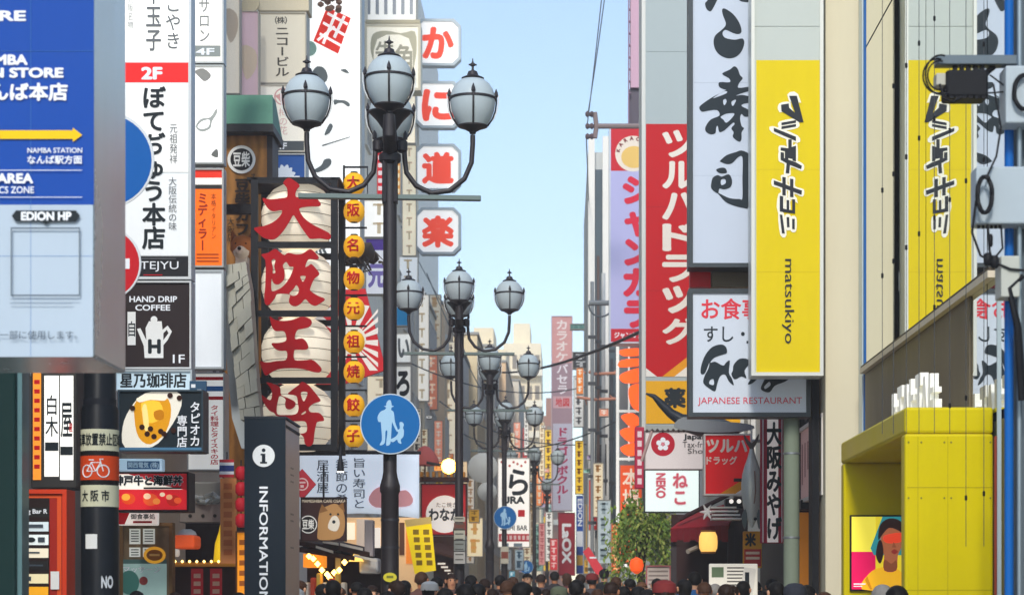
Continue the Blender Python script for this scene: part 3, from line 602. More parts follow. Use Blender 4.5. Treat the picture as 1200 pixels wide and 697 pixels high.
for a in (-70, -40, -14, 14, 40, 70):
    ca, sa = math.cos(R(a)), math.sin(R(a)); L = 15 if abs(a) < 30 else 14; q = [(0, 0), (3.4, -L * .55), (0, -L), (-3.4, -L * .55)]
    g.poly([[(333 + p[0] * ca - p[1] * sa, 207 + p[0] * sa + p[1] * ca) for p in q]], mat('#dfe8f2', .5), 'petal', True)
g.marks([(316, 206, 326, 207.6), (340, 206, 351, 207.6)], W_)
g = Sign('brush_signboard', 'towering white signboard with red seal stamp and grey brush marks', 'sign', (357, -70, 424, 348), 36)
g.panel(mat('#f0f0ec', .45, emit=.5, dirt=.03), .5, mat('#8c908e', .4, .3), 2.2)  # face glow makes up for sun blocked here
BR = mat('#7f8583', .5)
g.poly([[(383, 8), (411, 21), (396, 63), (367, 48)]], mat('#e03020', .5, emit=.3), 'seal')
SW = mat('#f4eeea', .5, emit=.4)
for q in ([(384, 14), (408, 27), (407, 30), (383, 17)], [(379, 25), (405, 40), (404, 43), (378, 28)], [(393, 12), (396, 13.5), (380, 52), (377, 50.5)], [(402, 18), (405, 19.5), (393, 45), (390, 43)], [(371, 46), (391, 30), (393, 32), (373, 48.5)], [(375, 38), (400, 52), (399, 55), (374, 41)]): g.poly([q], SW, 'seal_stroke')
g.poly([[(365, 87), (371, 78), (380, 80), (384, 90), (380, 97), (370, 97)]], BR, 'brush_mark', True)
g.poly([[(399, 82), (405, 81), (409, 86), (404, 85)]], BR, 'brush_mark', True); g.poly([[(391, 117), (396, 117), (405, 118), (410, 122), (408, 125), (402, 121), (396, 121), (392, 123)]], BR, 'brush_mark', True)
g.poly([[(366, 200), (376, 194), (380, 187), (387, 186), (388, 192), (382, 198), (372, 202)]], BR, 'brush_mark', True); g.poly([[(380, 158), (386, 145), (390, 148), (386, 156)]], BR, 'brush_mark', True); g.poly([[(377, 170), (410, 160), (410, 161), (378, 171.5)]], BR, 'brush_mark')
g.disc(362, 57, 9, mat('#9dbfae', .5), 'brush_mark'); g.text('鮮魚', 362, 244, 384, 300, BR, v=True, bold=.03)
e = empty('ornament', at(386, 12, 35.6), 0, 'brown knobbly ornament at the top of the white signboard', 'ornament')
m = MB(); rr = random.Random(2)
for i in range(16):
    c = Vector((rr.uniform(-.16, .16), rr.uniform(-.1, .1), rr.uniform(0, .3))); m.lathe([(.01, -.05), (.055, -.02), (.055, .02), (.01, .05)], c, 8)
m.build('cluster', mat('#8a6a58', .7), e)
g = Sign('beef_sign', 'cream framed sign with two pale grey characters beside the octagonal signs', 'sign', (427, 28, 493, 106), 50)
g.panel(mat('#eee8d6', .5, emit=.2), .6, mat('#d5ccb4', .5), 3); g.poly([[(437, 40), (452, 36), (470, 39), (486, 37), (488, 60), (485, 80), (487, 98), (465, 95), (450, 99), (436, 96), (438, 75), (434, 58)], [(442, 46), (479, 45), (480, 90), (442, 90)]], mat('#bdb79d', .5), 'brush_border', True); g.text('牛', 440, 48, 462, 72, mat('#aaa590', .5), bold=.02); g.text('角', 461, 52, 483, 84, mat('#aaa590', .5), bold=.02)
MB().box(g.X(428), .1, g.Z(26), g.X(492), .5, g.Z(22)).build('top_rail', mat('#b9b095', .5), g.root)
for i, (y, ch) in enumerate(zip((22, 95, 168.5, 243), 'かに道楽')):
    g = Sign('octagonal_sign', 'white eight sided sign with orange red ' + ch + (', topmost of four', ', second of four from top', ', third of four from top', ', lowest of four')[i], 'sign', (486, y, 540, y + 55), 68, 'octagonal character signs on the cream building')
    oc = lambda d, e_: [(486 + d + e_, y + d), (540 - d - e_, y + d), (540 - d, y + d + e_), (540 - d, y + 55 - d - e_), (540 - d - e_, y + 55 - d), (486 + d + e_, y + 55 - d), (486 + d, y + 55 - d - e_), (486 + d, y + d + e_)]
    fr_ = oc(0, 8); inn = oc(3, 7)
    v, f = fill([[(g.X(p[0]), g.Z(p[1])) for p in fr_], [(g.X(p[0]), g.Z(p[1])) for p in inn]], False, .2); MB().add([(p[0], .2 - p[2], p[1]) for p in v], f).build('frame', mat('#aab6bc', .4, .2), g.root)
    v, f = fill([[(g.X(p[0]), g.Z(p[1])) for p in oc(3.05, 7)]], False, .15); MB().add([(p[0], .2 - p[2], p[1]) for p in v], f).build('panel', mat('#f0efec', .4, emit=.35), g.root); g.front = .05
    g.text(ch, 494, y + 9, 532, y + 47, mat('#e8452a', .4, emit=.35), bold=.05)
    MB().tube([(-1.9, .25, .8), (-.7, .25, .8)], .07).build('bracket', GREY_METAL, g.root)
for lab, box, D, col, col2, tx in (('narrow red vertical strip sign behind the first lamp pole', (441, 160, 452, 232), 44, '#d8202c', '#f3e3df', None), ('thin orange lit strip sign right of the red strip', (462, 190, 470, 232), 46, '#d99a4a', '#f6e2b8', None),
        ('purple and white sign with character 元, behind the small round lanterns', (428, 279, 455, 345), 40, '#efeff2', '#7350b8', '元'), ('small cyan and white sign behind the first lamp pole', (464, 338, 481, 382), 48, '#e7ecee', '#1f9bd4', None), ('white sign with grey character い behind the first lamp pole', (464, 390, 482, 425), 47, '#e6e7e2', '#6a6f70', 'い'), ('white sign with black character ろ behind the first lamp pole', (462, 428, 482, 470), 42, '#e4e2da', '#1d2022', 'ろ')):
    g = Sign('shop_sign', lab, 'sign', box, D); a, b, c, d = box; g.panel(mat(col, .45, emit=.25), .25, mat('#a9a69c', .5), 1)
    if tx == '元': g.rect(a + 1, b + 1, c - 1, b + 14, mat(col2, .45), 'band'); g.text(tx, a + 3, b + 30, c - 3, d - 8, mat('#a890dc', .45), bold=.05)
    elif tx: g.text(tx, a + 2, b + 6, c - 2, d - 6, mat(col2, .45), bold=.05)
    elif 'cyan' in lab: g.rect(a + 1, d - 22, c - 1, d - 1, mat(col2, .45), 'band')
    else: g.marks([(a + 2, b + 4 + i * 9, c - 2, b + 9 + i * 9) for i in range(int((d - b - 6) / 9))], mat(col2, .4, emit=.2))

# added glowing panels standing in for bright sunlit facades on the left
for lab, box, D, col, em in (('added glowing dusky pink wall panel left of the building name sign', (281, 13, 303, 112), 29.5, '#cdb0b8', .1), ('added glowing pale cream wall panel above the green roofed cafe tower', (262, -30, 281, 110), 29.2, '#e6dccb', .15), ('added white ribbed glow panel high above the beef sign', (426, -60, 488, 25), 52, '#f0efe8', .35),
        ('added broad cream glow panel below the beef sign', (430, 108, 487, 168), 54, '#f0e6cf', .3), ('added cream glow panel between red strip and octagonal signs', (471, 170, 488, 300), 56, '#f0e4c8', .3), ('added tall white glow panel behind the little lanterns', (426, 234, 462, 278), 43, '#f3f1ea', .4), ('added cream glow panel under the purple sign', (430, 440, 463, 528), 45, '#f2e3c4', .35), ('added pale blue white glow panel right of the first lamp pole', (466, 300, 490, 338), 62, '#e2e8ec', .3),
        ('added tall white glow panel left of the second lamp head', (486, 345, 503, 470), 70, '#f0ece2', .35), ('added long cream glow panel behind the second lamp pole', (515, 400, 536, 540), 78, '#f3e6ca', .35), ('added warm glow panel left of the third lamp pole', (546, 470, 560, 556), 96, '#f3dcb4', .4), ('added peach glow panel above the ochre hanging sign', (534, 540, 548, 600), 66, '#f4d2a4', .4)):
    g = Sign('added_glow_panel', lab, 'sign', box, D); g.panel(mat(col, .5, emit=em), .2, mat('#b4aea2', .5), .8); a, b, c, d = box
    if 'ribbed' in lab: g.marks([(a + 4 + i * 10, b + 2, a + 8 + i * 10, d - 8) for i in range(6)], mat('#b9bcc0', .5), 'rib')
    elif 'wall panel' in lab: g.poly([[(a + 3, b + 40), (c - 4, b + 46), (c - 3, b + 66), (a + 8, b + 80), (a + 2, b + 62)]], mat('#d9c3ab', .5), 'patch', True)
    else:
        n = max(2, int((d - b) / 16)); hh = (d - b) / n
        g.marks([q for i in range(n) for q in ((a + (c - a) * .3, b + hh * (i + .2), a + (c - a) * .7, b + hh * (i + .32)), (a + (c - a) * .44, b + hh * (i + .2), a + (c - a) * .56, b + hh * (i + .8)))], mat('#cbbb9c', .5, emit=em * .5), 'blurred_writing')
# red sunburst board
e = Sign('sunburst_board', 'red board with white sunburst rays slanting behind the lanterns', 'sign', (296, 340, 452, 475), 28.5)
v, f = fill([[(e.X(a), e.Z(b)) for a, b in ((296, 345), (428, 338), (452, 433), (396, 452), (300, 474))]], False, .05); MB().add([(p[0], .05 - p[2], p[1]) for p in v], f).build('panel', mat('#c8242c', .45, emit=.08), e.root)
rays = []
for i in range(18):
    a = R(i * 20); b = R(i * 20 + 10); rays.append([(412, 400), (412 + 62 * math.cos(a), 398 + 42 * math.sin(a)), (412 + 62 * math.cos(b), 398 + 42 * math.sin(b))])
keep = [r for r in rays if all(300 < p[0] < 442 and 348 < p[1] < 440 for p in r)]
for r in rays:
    q = [(min(max(p[0], 300), 443), min(max(p[1], 346), 434)) for p in r]; e.poly([q], mat('#eae2d8', .5, emit=.1), 'ray'); e.k -= .75
e.disc(412, 398, 17, mat('#e6e0d0', .5, emit=.1), 'centre'); e.marks([(408, 388, 410, 412), (413, 390, 415, 410)], mat('#b9a98c', .5))

# lantern stack
LF = mat('#1b1c20', .45)
e = empty('lantern_rack', at(350, 530, 25), 0, 'black steel rack holding the four big white lanterns', 'rack')
kl = 25 / F; lx = lambda px: (px - 350) * kl; lz = lambda py: (530 - py) * kl
m = MB()
for (a, b) in ((300.5, 308.5), (392.5, 400.5)):
    for dy in (-.42, .42): MB().box(lx(a), dy - .03, lz(531), lx(b), dy + .03, lz(217)).build('post', LF, e)
for y in (220, 294, 373, 450, 527):
    for dy in (-.42, .42): MB().box(lx(308.6), dy - .025, lz(y + 3.5), lx(392.4), dy + .025, lz(y - 3.5)).build('crossbar', LF, e)
MB().box(lx(258), -.05, lz(251), lx(300.4), .05, lz(240)).build('wall_arm', LF, e); MB().box(lx(296), -.45, lz(219), lx(403), .45, lz(216.5)).build('top_plate', LF, e)
lant = mat('#e8dcc6', .6, emit=.34, dirt=.2, scale=2)
def lantern_body(r, h, ribs):
    p = []
    for i in range(ribs * 2 + 1):
        t = i / (ribs * 2); z = -h / 2 + h * t; q = abs(2 * t - 1); rad = r * math.sqrt(1 - (.9 * q) ** 2.2); p.append((rad - (0.006 * r / .45 if i % 2 == 0 else 0), z))
    return p
PA = {0: ([[(375,110),(400,75),(430,65),(475,90),(520,130),(500,160),(485,190),(490,235),(560,225),(640,215),(690,265),(708,295),(690,315),(600,318),(525,330),(520,355),(560,420),(640,480),(720,520),(790,560),(795,600),(760,610),(700,600),(620,605),(590,580),(540,510),(490,430),(462,395),(430,450),(370,540),(310,600),(260,610),(200,595),(150,555),(115,510),(200,492),(280,460),(340,410),(365,365),(350,350),(290,360),(250,345),(220,310),(190,245),(260,255),(350,245),(405,235),(412,190),(405,150)]], (290,210)),
 1: ([[(180,125),(240,110),(300,75),(340,100),(385,130),(420,110),(490,125),(550,115),(610,78),(650,100),(690,150),(670,170),(620,165),(590,175),(570,235),(600,225),(625,210),(670,255),(695,300),(650,340),(615,420),(620,450),(680,490),(745,520),(700,560),(655,580),(610,560),(570,520),(530,560),(480,585),(435,565),(425,530),(435,490),(410,475),(320,475),(300,510),(250,570),(215,565),(205,500),(215,400),(218,200),(205,160)],
  [(270,180),(290,165),(305,180),(295,230),(305,285),(280,290),(282,240)],[(270,340),(290,380),(330,390),(370,360),(385,330),(385,270),(370,220),(400,190),(430,230),(465,235),(450,290),(420,350),(370,410),(320,440),(270,445)],[(525,318),(575,318),(550,368)],[(490,395),(515,435),(500,480),(460,492),(428,470),(465,430)]], (290,290)),
 2: ([[(255,55),(300,85),(380,95),(460,85),(520,62),(570,60),(615,80),(628,115),(600,150),(540,165),(495,180),(478,255),(540,250),(580,280),(597,330),(570,350),(490,350),(470,365),(475,440),(560,445),(630,440),(680,475),(715,520),(700,550),(650,550),(560,525),(470,515),(350,520),(280,545),(220,580),(190,530),(165,455),(230,465),(320,450),(400,440),(405,365),(350,360),(305,345),(270,295),(340,290),(400,270),(395,210),(370,185),(310,185),(280,160),(265,110)]], (290,370)),
 3: ([[(225,60),(290,75),(345,105),(355,170),(420,200),(480,235),(475,275),(435,300),(400,290),(390,250),(395,210),(345,180),(325,230),(315,320),(345,350),(480,345),(510,300),(505,250),(490,180),(415,165),(450,130),(510,85),(545,55),(600,85),(640,130),(680,180),(705,225),(640,250),(600,290),(620,325),(690,330),(725,360),(735,400),(680,410),(665,440),(650,520),(640,600),(600,630),(565,600),(555,545),(500,500),(530,515),(580,500),(585,440),(560,405),(460,405),(400,385),(320,360),(290,330),(250,310),(200,240),(170,165),(230,205),(265,215),(275,150),(255,100)],
  [(530,150),(590,150),(570,215),(550,225)],[(535,340),(570,315),(575,330),(545,348)]], (290,445))}
for i, (cy, ch) in enumerate(((256, '大'), (334, '阪'), (412, '王'), (490, '将'))):
    g = Sign('big_lantern', 'big cream paper lantern with red cut out character ' + ch + (', top of the rack', ', second in the rack', ', third in the rack', ', lowest in the rack')[i], 'lantern', (306, cy - 38, 394, cy + 38), 25, 'four big lanterns in the black rack')
    prof = lantern_body(43.5 * kl, 76 * kl, 6); MB().lathe(prof, (0, 0, 38 * kl), 36).build('paper_body', lant, g.root)
    m = MB(); 
    for q, (rad, z) in enumerate(prof):
        if q % 2 == 0 and 0 < q < 12: m.lathe([(rad + .001, z - .004), (rad + .008, z), (rad + .001, z + .004)], (0, 0, 38 * kl), 36, caps=False)
    m.build('hoops', mat('#7d735f', .6), g.root)
    lo, o = PA[i]; g.front = -.47
    g.poly(lo, mat('#b3a7a0', .3), 'character_edge', True, .006, o, 7.742); g.front = -.482
    g.poly(lo, mat('#a80410', .6, emit=.10, dirt=.3, scale=5), 'character', True, .006, o, 7.742)
# little round lanterns
e = empty('small_lantern_rack', at(420, 530, 25.2), 0, 'thin black rail with rungs carrying the little yellow lanterns', 'rack'); m = MB(); kk = 25.2 / F
m.box((402 - 420) * kk, -.02, 0, (404.2 - 420) * kk, .02, (530 - 194) * kk)
for y in (196, 230, 267, 311, 346, 382, 418, 457, 493, 528): m.box((404.3 - 420) * kk, -.012, (530 - y - 1) * kk, (430 - 420) * kk, .012, (530 - y + 1) * kk)
m.box((430.2 - 420) * kk, -.012, (530 - 230) * kk, (431.2 - 420) * kk, .012, (530 - 195) * kk); m.build('rail', LF, e)
for i, (y, ch) in enumerate(zip((216, 248, 289, 327, 362, 401, 436, 475, 511), '大阪名物元祖焼餃子')):
    s_ = 25.1 / F; g = Sign('small_lantern', 'little yellow ball lantern with red ' + ch + (' at the top' if i == 0 else ' at the bottom' if i == 8 else ''), 'lantern', (402, y - 13, 428, y + 13), 25.1, 'little yellow lanterns beside the big ones')
    MB().lathe(lantern_body(12.5 * s_, 25 * s_, 5), (0, 0, 13 * s_), 22).build('paper_body', mat('#e2a51a', .45, emit=.3, dirt=.1), g.root)
    for a, b in ((0, .02), (25 * s_, 25 * s_ + .025)): MB().lathe([(.045, a), (.045, b)], n=12).build('cap', LF, g.root)
    m = MB(); vs, fs = glyphs(ch); rr_ = 13.2 * s_
    thick(m, vs, fs, lambda vx, vy: (rr_ * math.sin((vx - .5) * 1.25), -rr_ * math.cos((vx - .5) * 1.25) * math.cos((vy - .38) * 1.1), 13 * s_ + rr_ * math.sin((vy - .38) * 1.25)), .03); m.build('character', mat('#c01818', .45), g.root)
# claw like sculpture beside them
e = empty('claw_sculpture', at(418, 316, 26.2), 0, 'dark bristly claw sculpture jutting out beside the little lanterns', 'sculpture'); rr = random.Random(8); m = MB(); q = 26.2 / F
m.tube([(-.15, 0, .1), (.0, -.05, .2), (.14, -.05, .22), (.25, 0, .1)], [.05, .14, .13, .05], 12)
for i in range(18):
    a = rr.uniform(-.1, .3); m.tube([(a, -.1, rr.uniform(.05, .2)), (a + rr.uniform(-.05, .1), -.2, rr.uniform(-.05, .2)), (a + rr.uniform(-.05, .18), -.22, rr.uniform(-.12, .16))], [.02, .014, .004], 6)
m.build('body', mat('#5b5149', .7, dirt=.4), e)

# information pillar
e = empty('information_pillar', at(311, 700, 15).xy.to_3d(), 0, 'dark navy information pillar with a white i disc', 'pillar')
kp = 15 / F; W2 = 23.5 * kp; zp = EYE + 209 * kp
MB().bbox(-W2, 0, 0, W2, .8, zp, .006).build('body', mat('#d9bfae', .35, .35, dirt=.15), e)
MB().box(-W2 - .004, -.02, 0, W2 + .002, -.002, zp + .002).build('front_panel', mat('#16222d', .38, dirt=.1), e)
MB().box(-W2 - .006, -.022, zp + .004, W2 + .006, .81, zp + .02).build('cap', mat('#2b3036', .4), e)
g = Sign('front_face', None, None, (288, 491, 335, 700), 15, loc=(0, -.022, EYE), s=kp); g.root.parent = e
g.disc(310, 534, 13, mat('#eef1f0', .4), n=36); g.disc(310, 527.5, 2.2, mat('#16222d', .4)); g.poly([[(306.5, 531.5), (312, 531.5), (312, 541), (314, 541), (314, 543), (306, 543), (306, 541), (308, 541), (308, 533.5), (306.5, 533.5)]], mat('#16222d', .4))
g.text('INFORMATION', 305, 570, 315, 706, W_, rot=-90, bold=.015)
m = MB()
for z in (545, 553, 561, 600, 608, 640):
    for y in (.3, .36, .42): m.lathe([(.008, 0), (.004, .003)], (W2, y, EYE + (700 - z) * kp), 8, 'x')
m.build('rivets', mat('#6d5a50', .4, .6), e); MB().box(W2 + .001, .02, zp - .06, W2 + .006, .78, zp - .04).build('seam', mat('#2b2624', .5), e)

# noren banner, cafe board, diamond
g = Sign('noren_banner', 'wide pale blue cloth banner with brush writing and pink smudges', 'banner', (351, 532, 491, 607), 29)
MB().tube([(g.X(350), .03, g.Z(530)), (g.X(493), .03, g.Z(530))], .025).build('rod', BLACK_METAL, g.root)
vs = []; fs = []
for i in range(25):
    for j in range(9):
        px = 351 + 140 * i / 24; py = 532 + (75 - 6 * math.sin(i / 24 * math.pi)) * j / 8; vs.append((g.X(px), .03 + .03 * math.sin(i * .8) * j / 8, g.Z(py)))
for i in range(24):
    for j in range(8): fs.append((i * 9 + j, (i + 1) * 9 + j, (i + 1) * 9 + j + 1, i * 9 + j + 1))
ob = MB().add(vs, fs, True).build('cloth', mat('#dce8f6', .8, emit=.36), g.root); md = ob.modifiers.new('thickness', 'SOLIDIFY'); md.thickness = .006  # cloth given its own glow to lift the grey shading
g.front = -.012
BK = mat('#6b7682', .6)
g.text('旨い寿司と', 413, 536, 429, 596, BK, v=True, bold=.01, name='brush_writing'); g.text('季節の肴', 393, 537, 408, 592, BK, v=True, bold=.01, name='brush_writing'); g.text('居酒屋', 371, 538, 386, 578, BK, v=True, bold=.01, name='brush_writing')
g.poly([[(432, 585), (438, 574), (448, 570), (462, 576), (476, 574), (484, 584), (480, 592), (462, 594), (440, 594)]], mat('#f0a9ac', .7, emit=.15), 'pink_print', True)
g = Sign('dog_cafe_board', 'dark hanging board of the dog cafe with crest and dog picture', 'sign', (352, 582, 406, 634), 24)
g.panel(mat('#3a201e', .5), .06, mat('#2b1c1a', .5), 1.5); g.text('MAMESHIBA CAFE OSAKA', 353.5, 584.5, 405, 588.5, mat('#d9c9b0', .5), bold=.02)
g.poly([[(372, 622), (374, 600), (384, 592), (394, 590), (402, 598), (404, 616), (398, 630), (374, 632)]], mat('#b98a54', .6), 'dog_picture', True); g.poly([[(373, 601), (377, 590), (384, 598)], ], mat('#8a5f34', .6), 'dog_picture'); g.poly([[(396, 592), (402, 588), (404, 600)]], mat('#8a5f34', .6), 'dog_picture'); g.disc(391, 611, 2, INK, 'dog_picture'); g.k -= 1.5; g.poly([[(384, 618), (388, 606), (394, 604), (398, 612), (394, 622)]], mat('#eadfcb', .6), 'dog_picture', True)
for a, b in ((387, 602), (396, 602)): g.disc(a, b, 1.3, INK, 'dog_picture')
g.disc(361, 614, 10.5, mat('#f0ede4', .5)); g.disc(361, 614, 9.3, mat('#1d1817', .5)); g.text('豆柴', 354, 608, 368, 620, mat('#f0ede4', .5), bold=.03)
MB().tube([(g.X(379), .02, g.Z(582)), (g.X(379), .02, g.Z(545))], .012).build('hanger', BLACK_METAL, g.root)
g = Sign('diamond_sign', 'small red diamond plate left of the cloth banner', 'sign', (338, 549, 370, 585), 24.2)
v, f = fill([[(g.X(354), g.Z(549)), (g.X(370), g.Z(567)), (g.X(354), g.Z(585)), (g.X(338), g.Z(567))]], False, .03); MB().add([(p[0], .03 - p[2], p[1]) for p in v], f).build('plate', mat('#c53440', .5), g.root); g.ring(354, 567, 6, 7.5, mat('#f0c9c4', .5)); g.marks([(350, 564, 358, 566), (352, 568, 356, 571)], mat('#f0c9c4', .5))
e = empty('spot_lamp', at(399, 552, 24.4), 0, 'small black spot lamp hanging in front of the cloth banner', 'lamp'); MB().lathe([(.045, 0), (.035, .1), (.02, .16), (.01, .3)], n=14).build('shade', BLACK_METAL, e); MB().lathe([(.04, -.01), (.04, .005)], n=14).build('bulb', ('#fff0d0', dict(emit=2.5)), e)
# ================================================================== RIGHT SIDE
# yellow drugstore sign
g = Sign('drugstore_sign', 'tall yellow drugstore sign with dark sideways lettering, on the green pole', 'sign', (880.5, -140, 965, 440), 20)
g.panel(mat('#bfc5bd', .4, dirt=.06), .32, mat('#d6d6cc', .4, .1), 4)
g.rect(886.5, 70, 962, 435.5, mat('#deC400', .4, emit=.03, dirt=.12), 'yellow_panel', .004)
DK = mat('#2a2d33', .45)
g.marks([(886.5, 198, 962, 198.35), (886.5, 318, 962, 318.35)], mat('#c9ad00', .4), 'panel_seam'); g.marks([(884.5, 30, 961, 30.4), (884.5, -60, 961, -59.6)], mat('#9fa59d', .4), 'panel_seam')
MK = [[(921, 113), (926, 112.5), (942, 139), (938, 143), (929, 137), (916, 127), (916, 121), (924, 121), (924, 125), (932, 133)], [(916, 121), (916, 128), (921, 130), (924, 124)]]
ST = [[(925, 112), (934, 112), (942, 143), (937, 143), (916, 130), (915.5, 122.5), (924.5, 121), (925, 126), (932, 132)],          # first character
      [(916, 143.5), (933, 140.5), (933, 143.5), (916, 146.5)], [(916, 148), (933, 145), (933, 148), (916, 151)], [(907, 149.5), (933, 160), (933, 165), (907, 153.5)],
      [(924, 163), (928, 163), (928, 172), (933, 170.5), (933, 189), (929, 188), (929, 186), (924, 185), (924, 187), (920, 186), (920, 177), (915, 176), (915, 172.5), (920, 173), (924, 173.5)],
      [(915, 178), (919, 178.5), (919, 185), (933, 190), (940, 194), (939, 198), (926, 193), (925, 203), (921, 202.5), (922, 191), (915, 187)],
      [(907, 211), (917, 214.5), (917, 207), (921, 207.5), (921, 216), (926, 218), (926, 209), (930, 209.5), (930, 219.5), (940, 223), (939.5, 228), (930, 224.5), (930, 231), (926, 230.5), (926, 223), (921, 221), (921, 229), (917, 228.5), (917, 219.5), (907, 216)],
      [(914, 229), (918, 230), (918, 244), (922, 245), (922, 234), (925, 234.5), (925, 245.5), (928.5, 246), (928.5, 233), (932, 233.5), (932, 250), (914, 247.5)],
      [(914, 251), (917, 251.5), (920, 273.5), (916.5, 273)], [(922, 254), (925, 254.2), (925.5, 266), (922.5, 266)], [(928.5, 256), (931.5, 256.2), (931.5, 268.5), (928.5, 268)]]
def grow(p, d):
    cx = sum(q[0] for q in p) / len(p); cy = sum(q[1] for q in p) / len(p); n = len(p); A = sum(p[i][0] * p[(i + 1) % n][1] - p[(i + 1) % n][0] * p[i][1] for i in range(n)); sg = 1 if A > 0 else -1
    out = []
    for i in range(n):
        a, b, c = p[i - 1], p[i], p[(i + 1) % n]
        e1 = Vector((b[0] - a[0], b[1] - a[1])).normalized(); e2 = Vector((c[0] - b[0], c[1] - b[1])).normalized()
        nn = Vector((e1.y + e2.y, -e1.x - e2.x)) * sg; l = nn.length; nn = nn / l if l > .2 else Vector((e1.y, -e1.x)) * sg
        out.append((b[0] + nn.x * d, b[1] + nn.y * d))
    return out
hl = mat('#f4efdc', .4, dirt=.03)
for p in ST: g.poly([grow(p, 2.6)], hl, 'lettering_halo', True); g.k -= .82
g.k += 1
for p in ST: g.poly([p], DK, 'lettering'); g.k -= .9
g.k += 1
g.text('matsukiyo', 916.5, 303, 931, 402, DK, rot=-90, bold=.004)
e = empty('sign_pole', at(927.5, 700, 20.75).xy.to_3d(), 0, 'weathered green grey pole under the yellow drugstore sign', 'pole')
MB().lathe([(.08, 0), (.082, 3.9), (.08, 6.8)], n=24).build('shaft', mat('#7f8a78', .55, dirt=.35, scale=2), e); m = MB()
for z in (1.9, 2.75, 3.3): m.lathe([(.086, z), (.086, z + .02)], n=24)
m.build('clamps', GREY_METAL, e)
# sushi signs, white faces tinted blue for cool shade
SF = mat('#2b3439', .4, .2)
g = Sign('sushi_sign', 'tall pale sushi sign with thick black brush characters', 'sign', (807, -120, 950, 313), 20.55)
g.panel(mat('#c0c9d6', .4, emit=.05, dirt=.08), .3, SF, 5); g.marks([(812, 96, 945, 96.35), (812, 205, 945, 205.35)], mat('#aeb8c6', .4), 'panel_seam'); BI = mat('#222d34', .45)
for lo in ([[(115,20),(130,0),(160,-60),(190,-20),(190,0),(165,50),(148,70),(125,55)]], [[(330,0),(350,-40),(395,-20),(395,0),(385,12)]],
  [[(222,60),(240,52),(290,85),(330,140),(345,195),(325,212),(290,205),(245,185),(225,205),(240,235),(300,248),(350,240),(362,270),(345,320),(310,355),(260,365),(210,345),(180,310),(168,260),(180,220),(215,190),(240,165),(245,140),(228,95)]],
  [[(272,435),(298,415),(320,430),(335,470),(352,490),(330,520),(325,550),(396,543),(420,548),(418,575),(396,570),(330,590),(310,600),(350,595),(396,605),(420,615),(410,640),(360,650),(345,665),(390,690),(400,725),(365,732),(345,715),(335,740),(345,790),(360,805),(345,830),(345,870),(330,890),(290,860),(295,830),(280,805),(300,780),(290,770),(240,815),(205,828),(195,790),(185,800),(180,835),(150,843),(120,825),(118,795),(150,750),(205,725),(190,690),(130,695),(95,700),(78,675),(100,650),(160,610),(245,565),(235,560),(205,545),(205,515),(270,515),(265,490),(222,462)],
   [(165,615),(225,575),(252,572),(248,585),(200,605)],[(228,630),(245,620),(250,640),(235,660)],[(280,640),(300,625),(310,630),(290,665)],[(212,735),(228,722),(252,712),(298,710),(288,735),(250,770),(230,750)]],
  [[(210,1009),(250,974),(310,954),(345,944),(390,964),(400,990),(392,1124),(388,1294),(360,1306),(290,1289),(240,1264),(195,1214),(160,1189),(215,1219),(270,1244),(330,1249),(350,1244),(350,1124),(352,1014),(345,979),(320,989),(285,1024),(250,1029),(215,1016)]],
  [[(185,1064),(220,1052),(245,1059),(252,1084),(225,1089),(200,1084)]], [[(165,1114),(195,1099),(220,1109),(265,1094),(285,1134),(275,1174),(235,1189),(205,1184),(195,1214),(155,1184),(155,1144)],[(215,1129),(240,1124),(245,1149),(218,1162)]]):
    g.poly(lo, BI, 'brush_character', True, 0, (805, 0), 5.367); g.k -= .7
g = Sign('sushi_restaurant_sign', 'white sushi restaurant sign with red and black writing, below the tall one', 'sign', (807, 338, 950, 488), 20.55)
g.panel(mat('#c9d1db', .4, emit=.06, dirt=.08), .3, SF, 5)
g.text('お食事処', 822, 349, 918, 374, mat('#e03a48', .45), bold=.02); g.text('すし・', 825, 382, 873, 400, BI, bold=.01); g.marks([(875, 399, 878, 402)], BI)
for lo in ([[(70,440),(75,400),(95,350),(130,310),(175,297),(200,310),(205,340),(180,350),(140,365),(120,390),(145,385),(185,405),(200,390),(220,380),(215,440),(230,470),(240,505),(215,485),(195,450),(170,460),(155,500),(145,535),(120,525),(85,495),(90,460),(110,420),(115,390),(95,440),(80,450)],[(118,480),(136,474),(138,503),(115,498)]],
  [[(235,430),(240,400),(270,370),(310,372),(320,395),(295,430),(305,470),(280,460),(245,475),(228,450)]],
  [[(312,500),(330,472),(370,440),(420,400),(440,405),(430,430),(490,445),(540,455),(520,475),(495,490),(450,508),(425,540),(395,537),(378,520),(395,480),(405,455),(365,470),(335,495)],[(396,512),(420,488),(428,504),(402,524)]]):
    g.poly(lo, BI, 'brush_character', True, 0, (805, 335), 4.358); g.k -= .7
g.text('JAPANESE RESTAURANT', 818, 465, 940, 475, mat('#dd4a5c', .45), bold=-.004)
e = empty('sign_spacer', at(856, 337, 20.9), 0, 'beige tiled block and red plate in the slot between the sushi signs', 'wall block')
s_ = 20.9 / F; MB().box(-22 * s_, 0, .01, 32 * s_, .3, 23 * s_).build('block', mat('#a8987e', .7, kind='brick'), e); MB().box(-47 * s_, .02, .01, -23 * s_, .2, 22 * s_).build('plate', RED, e)
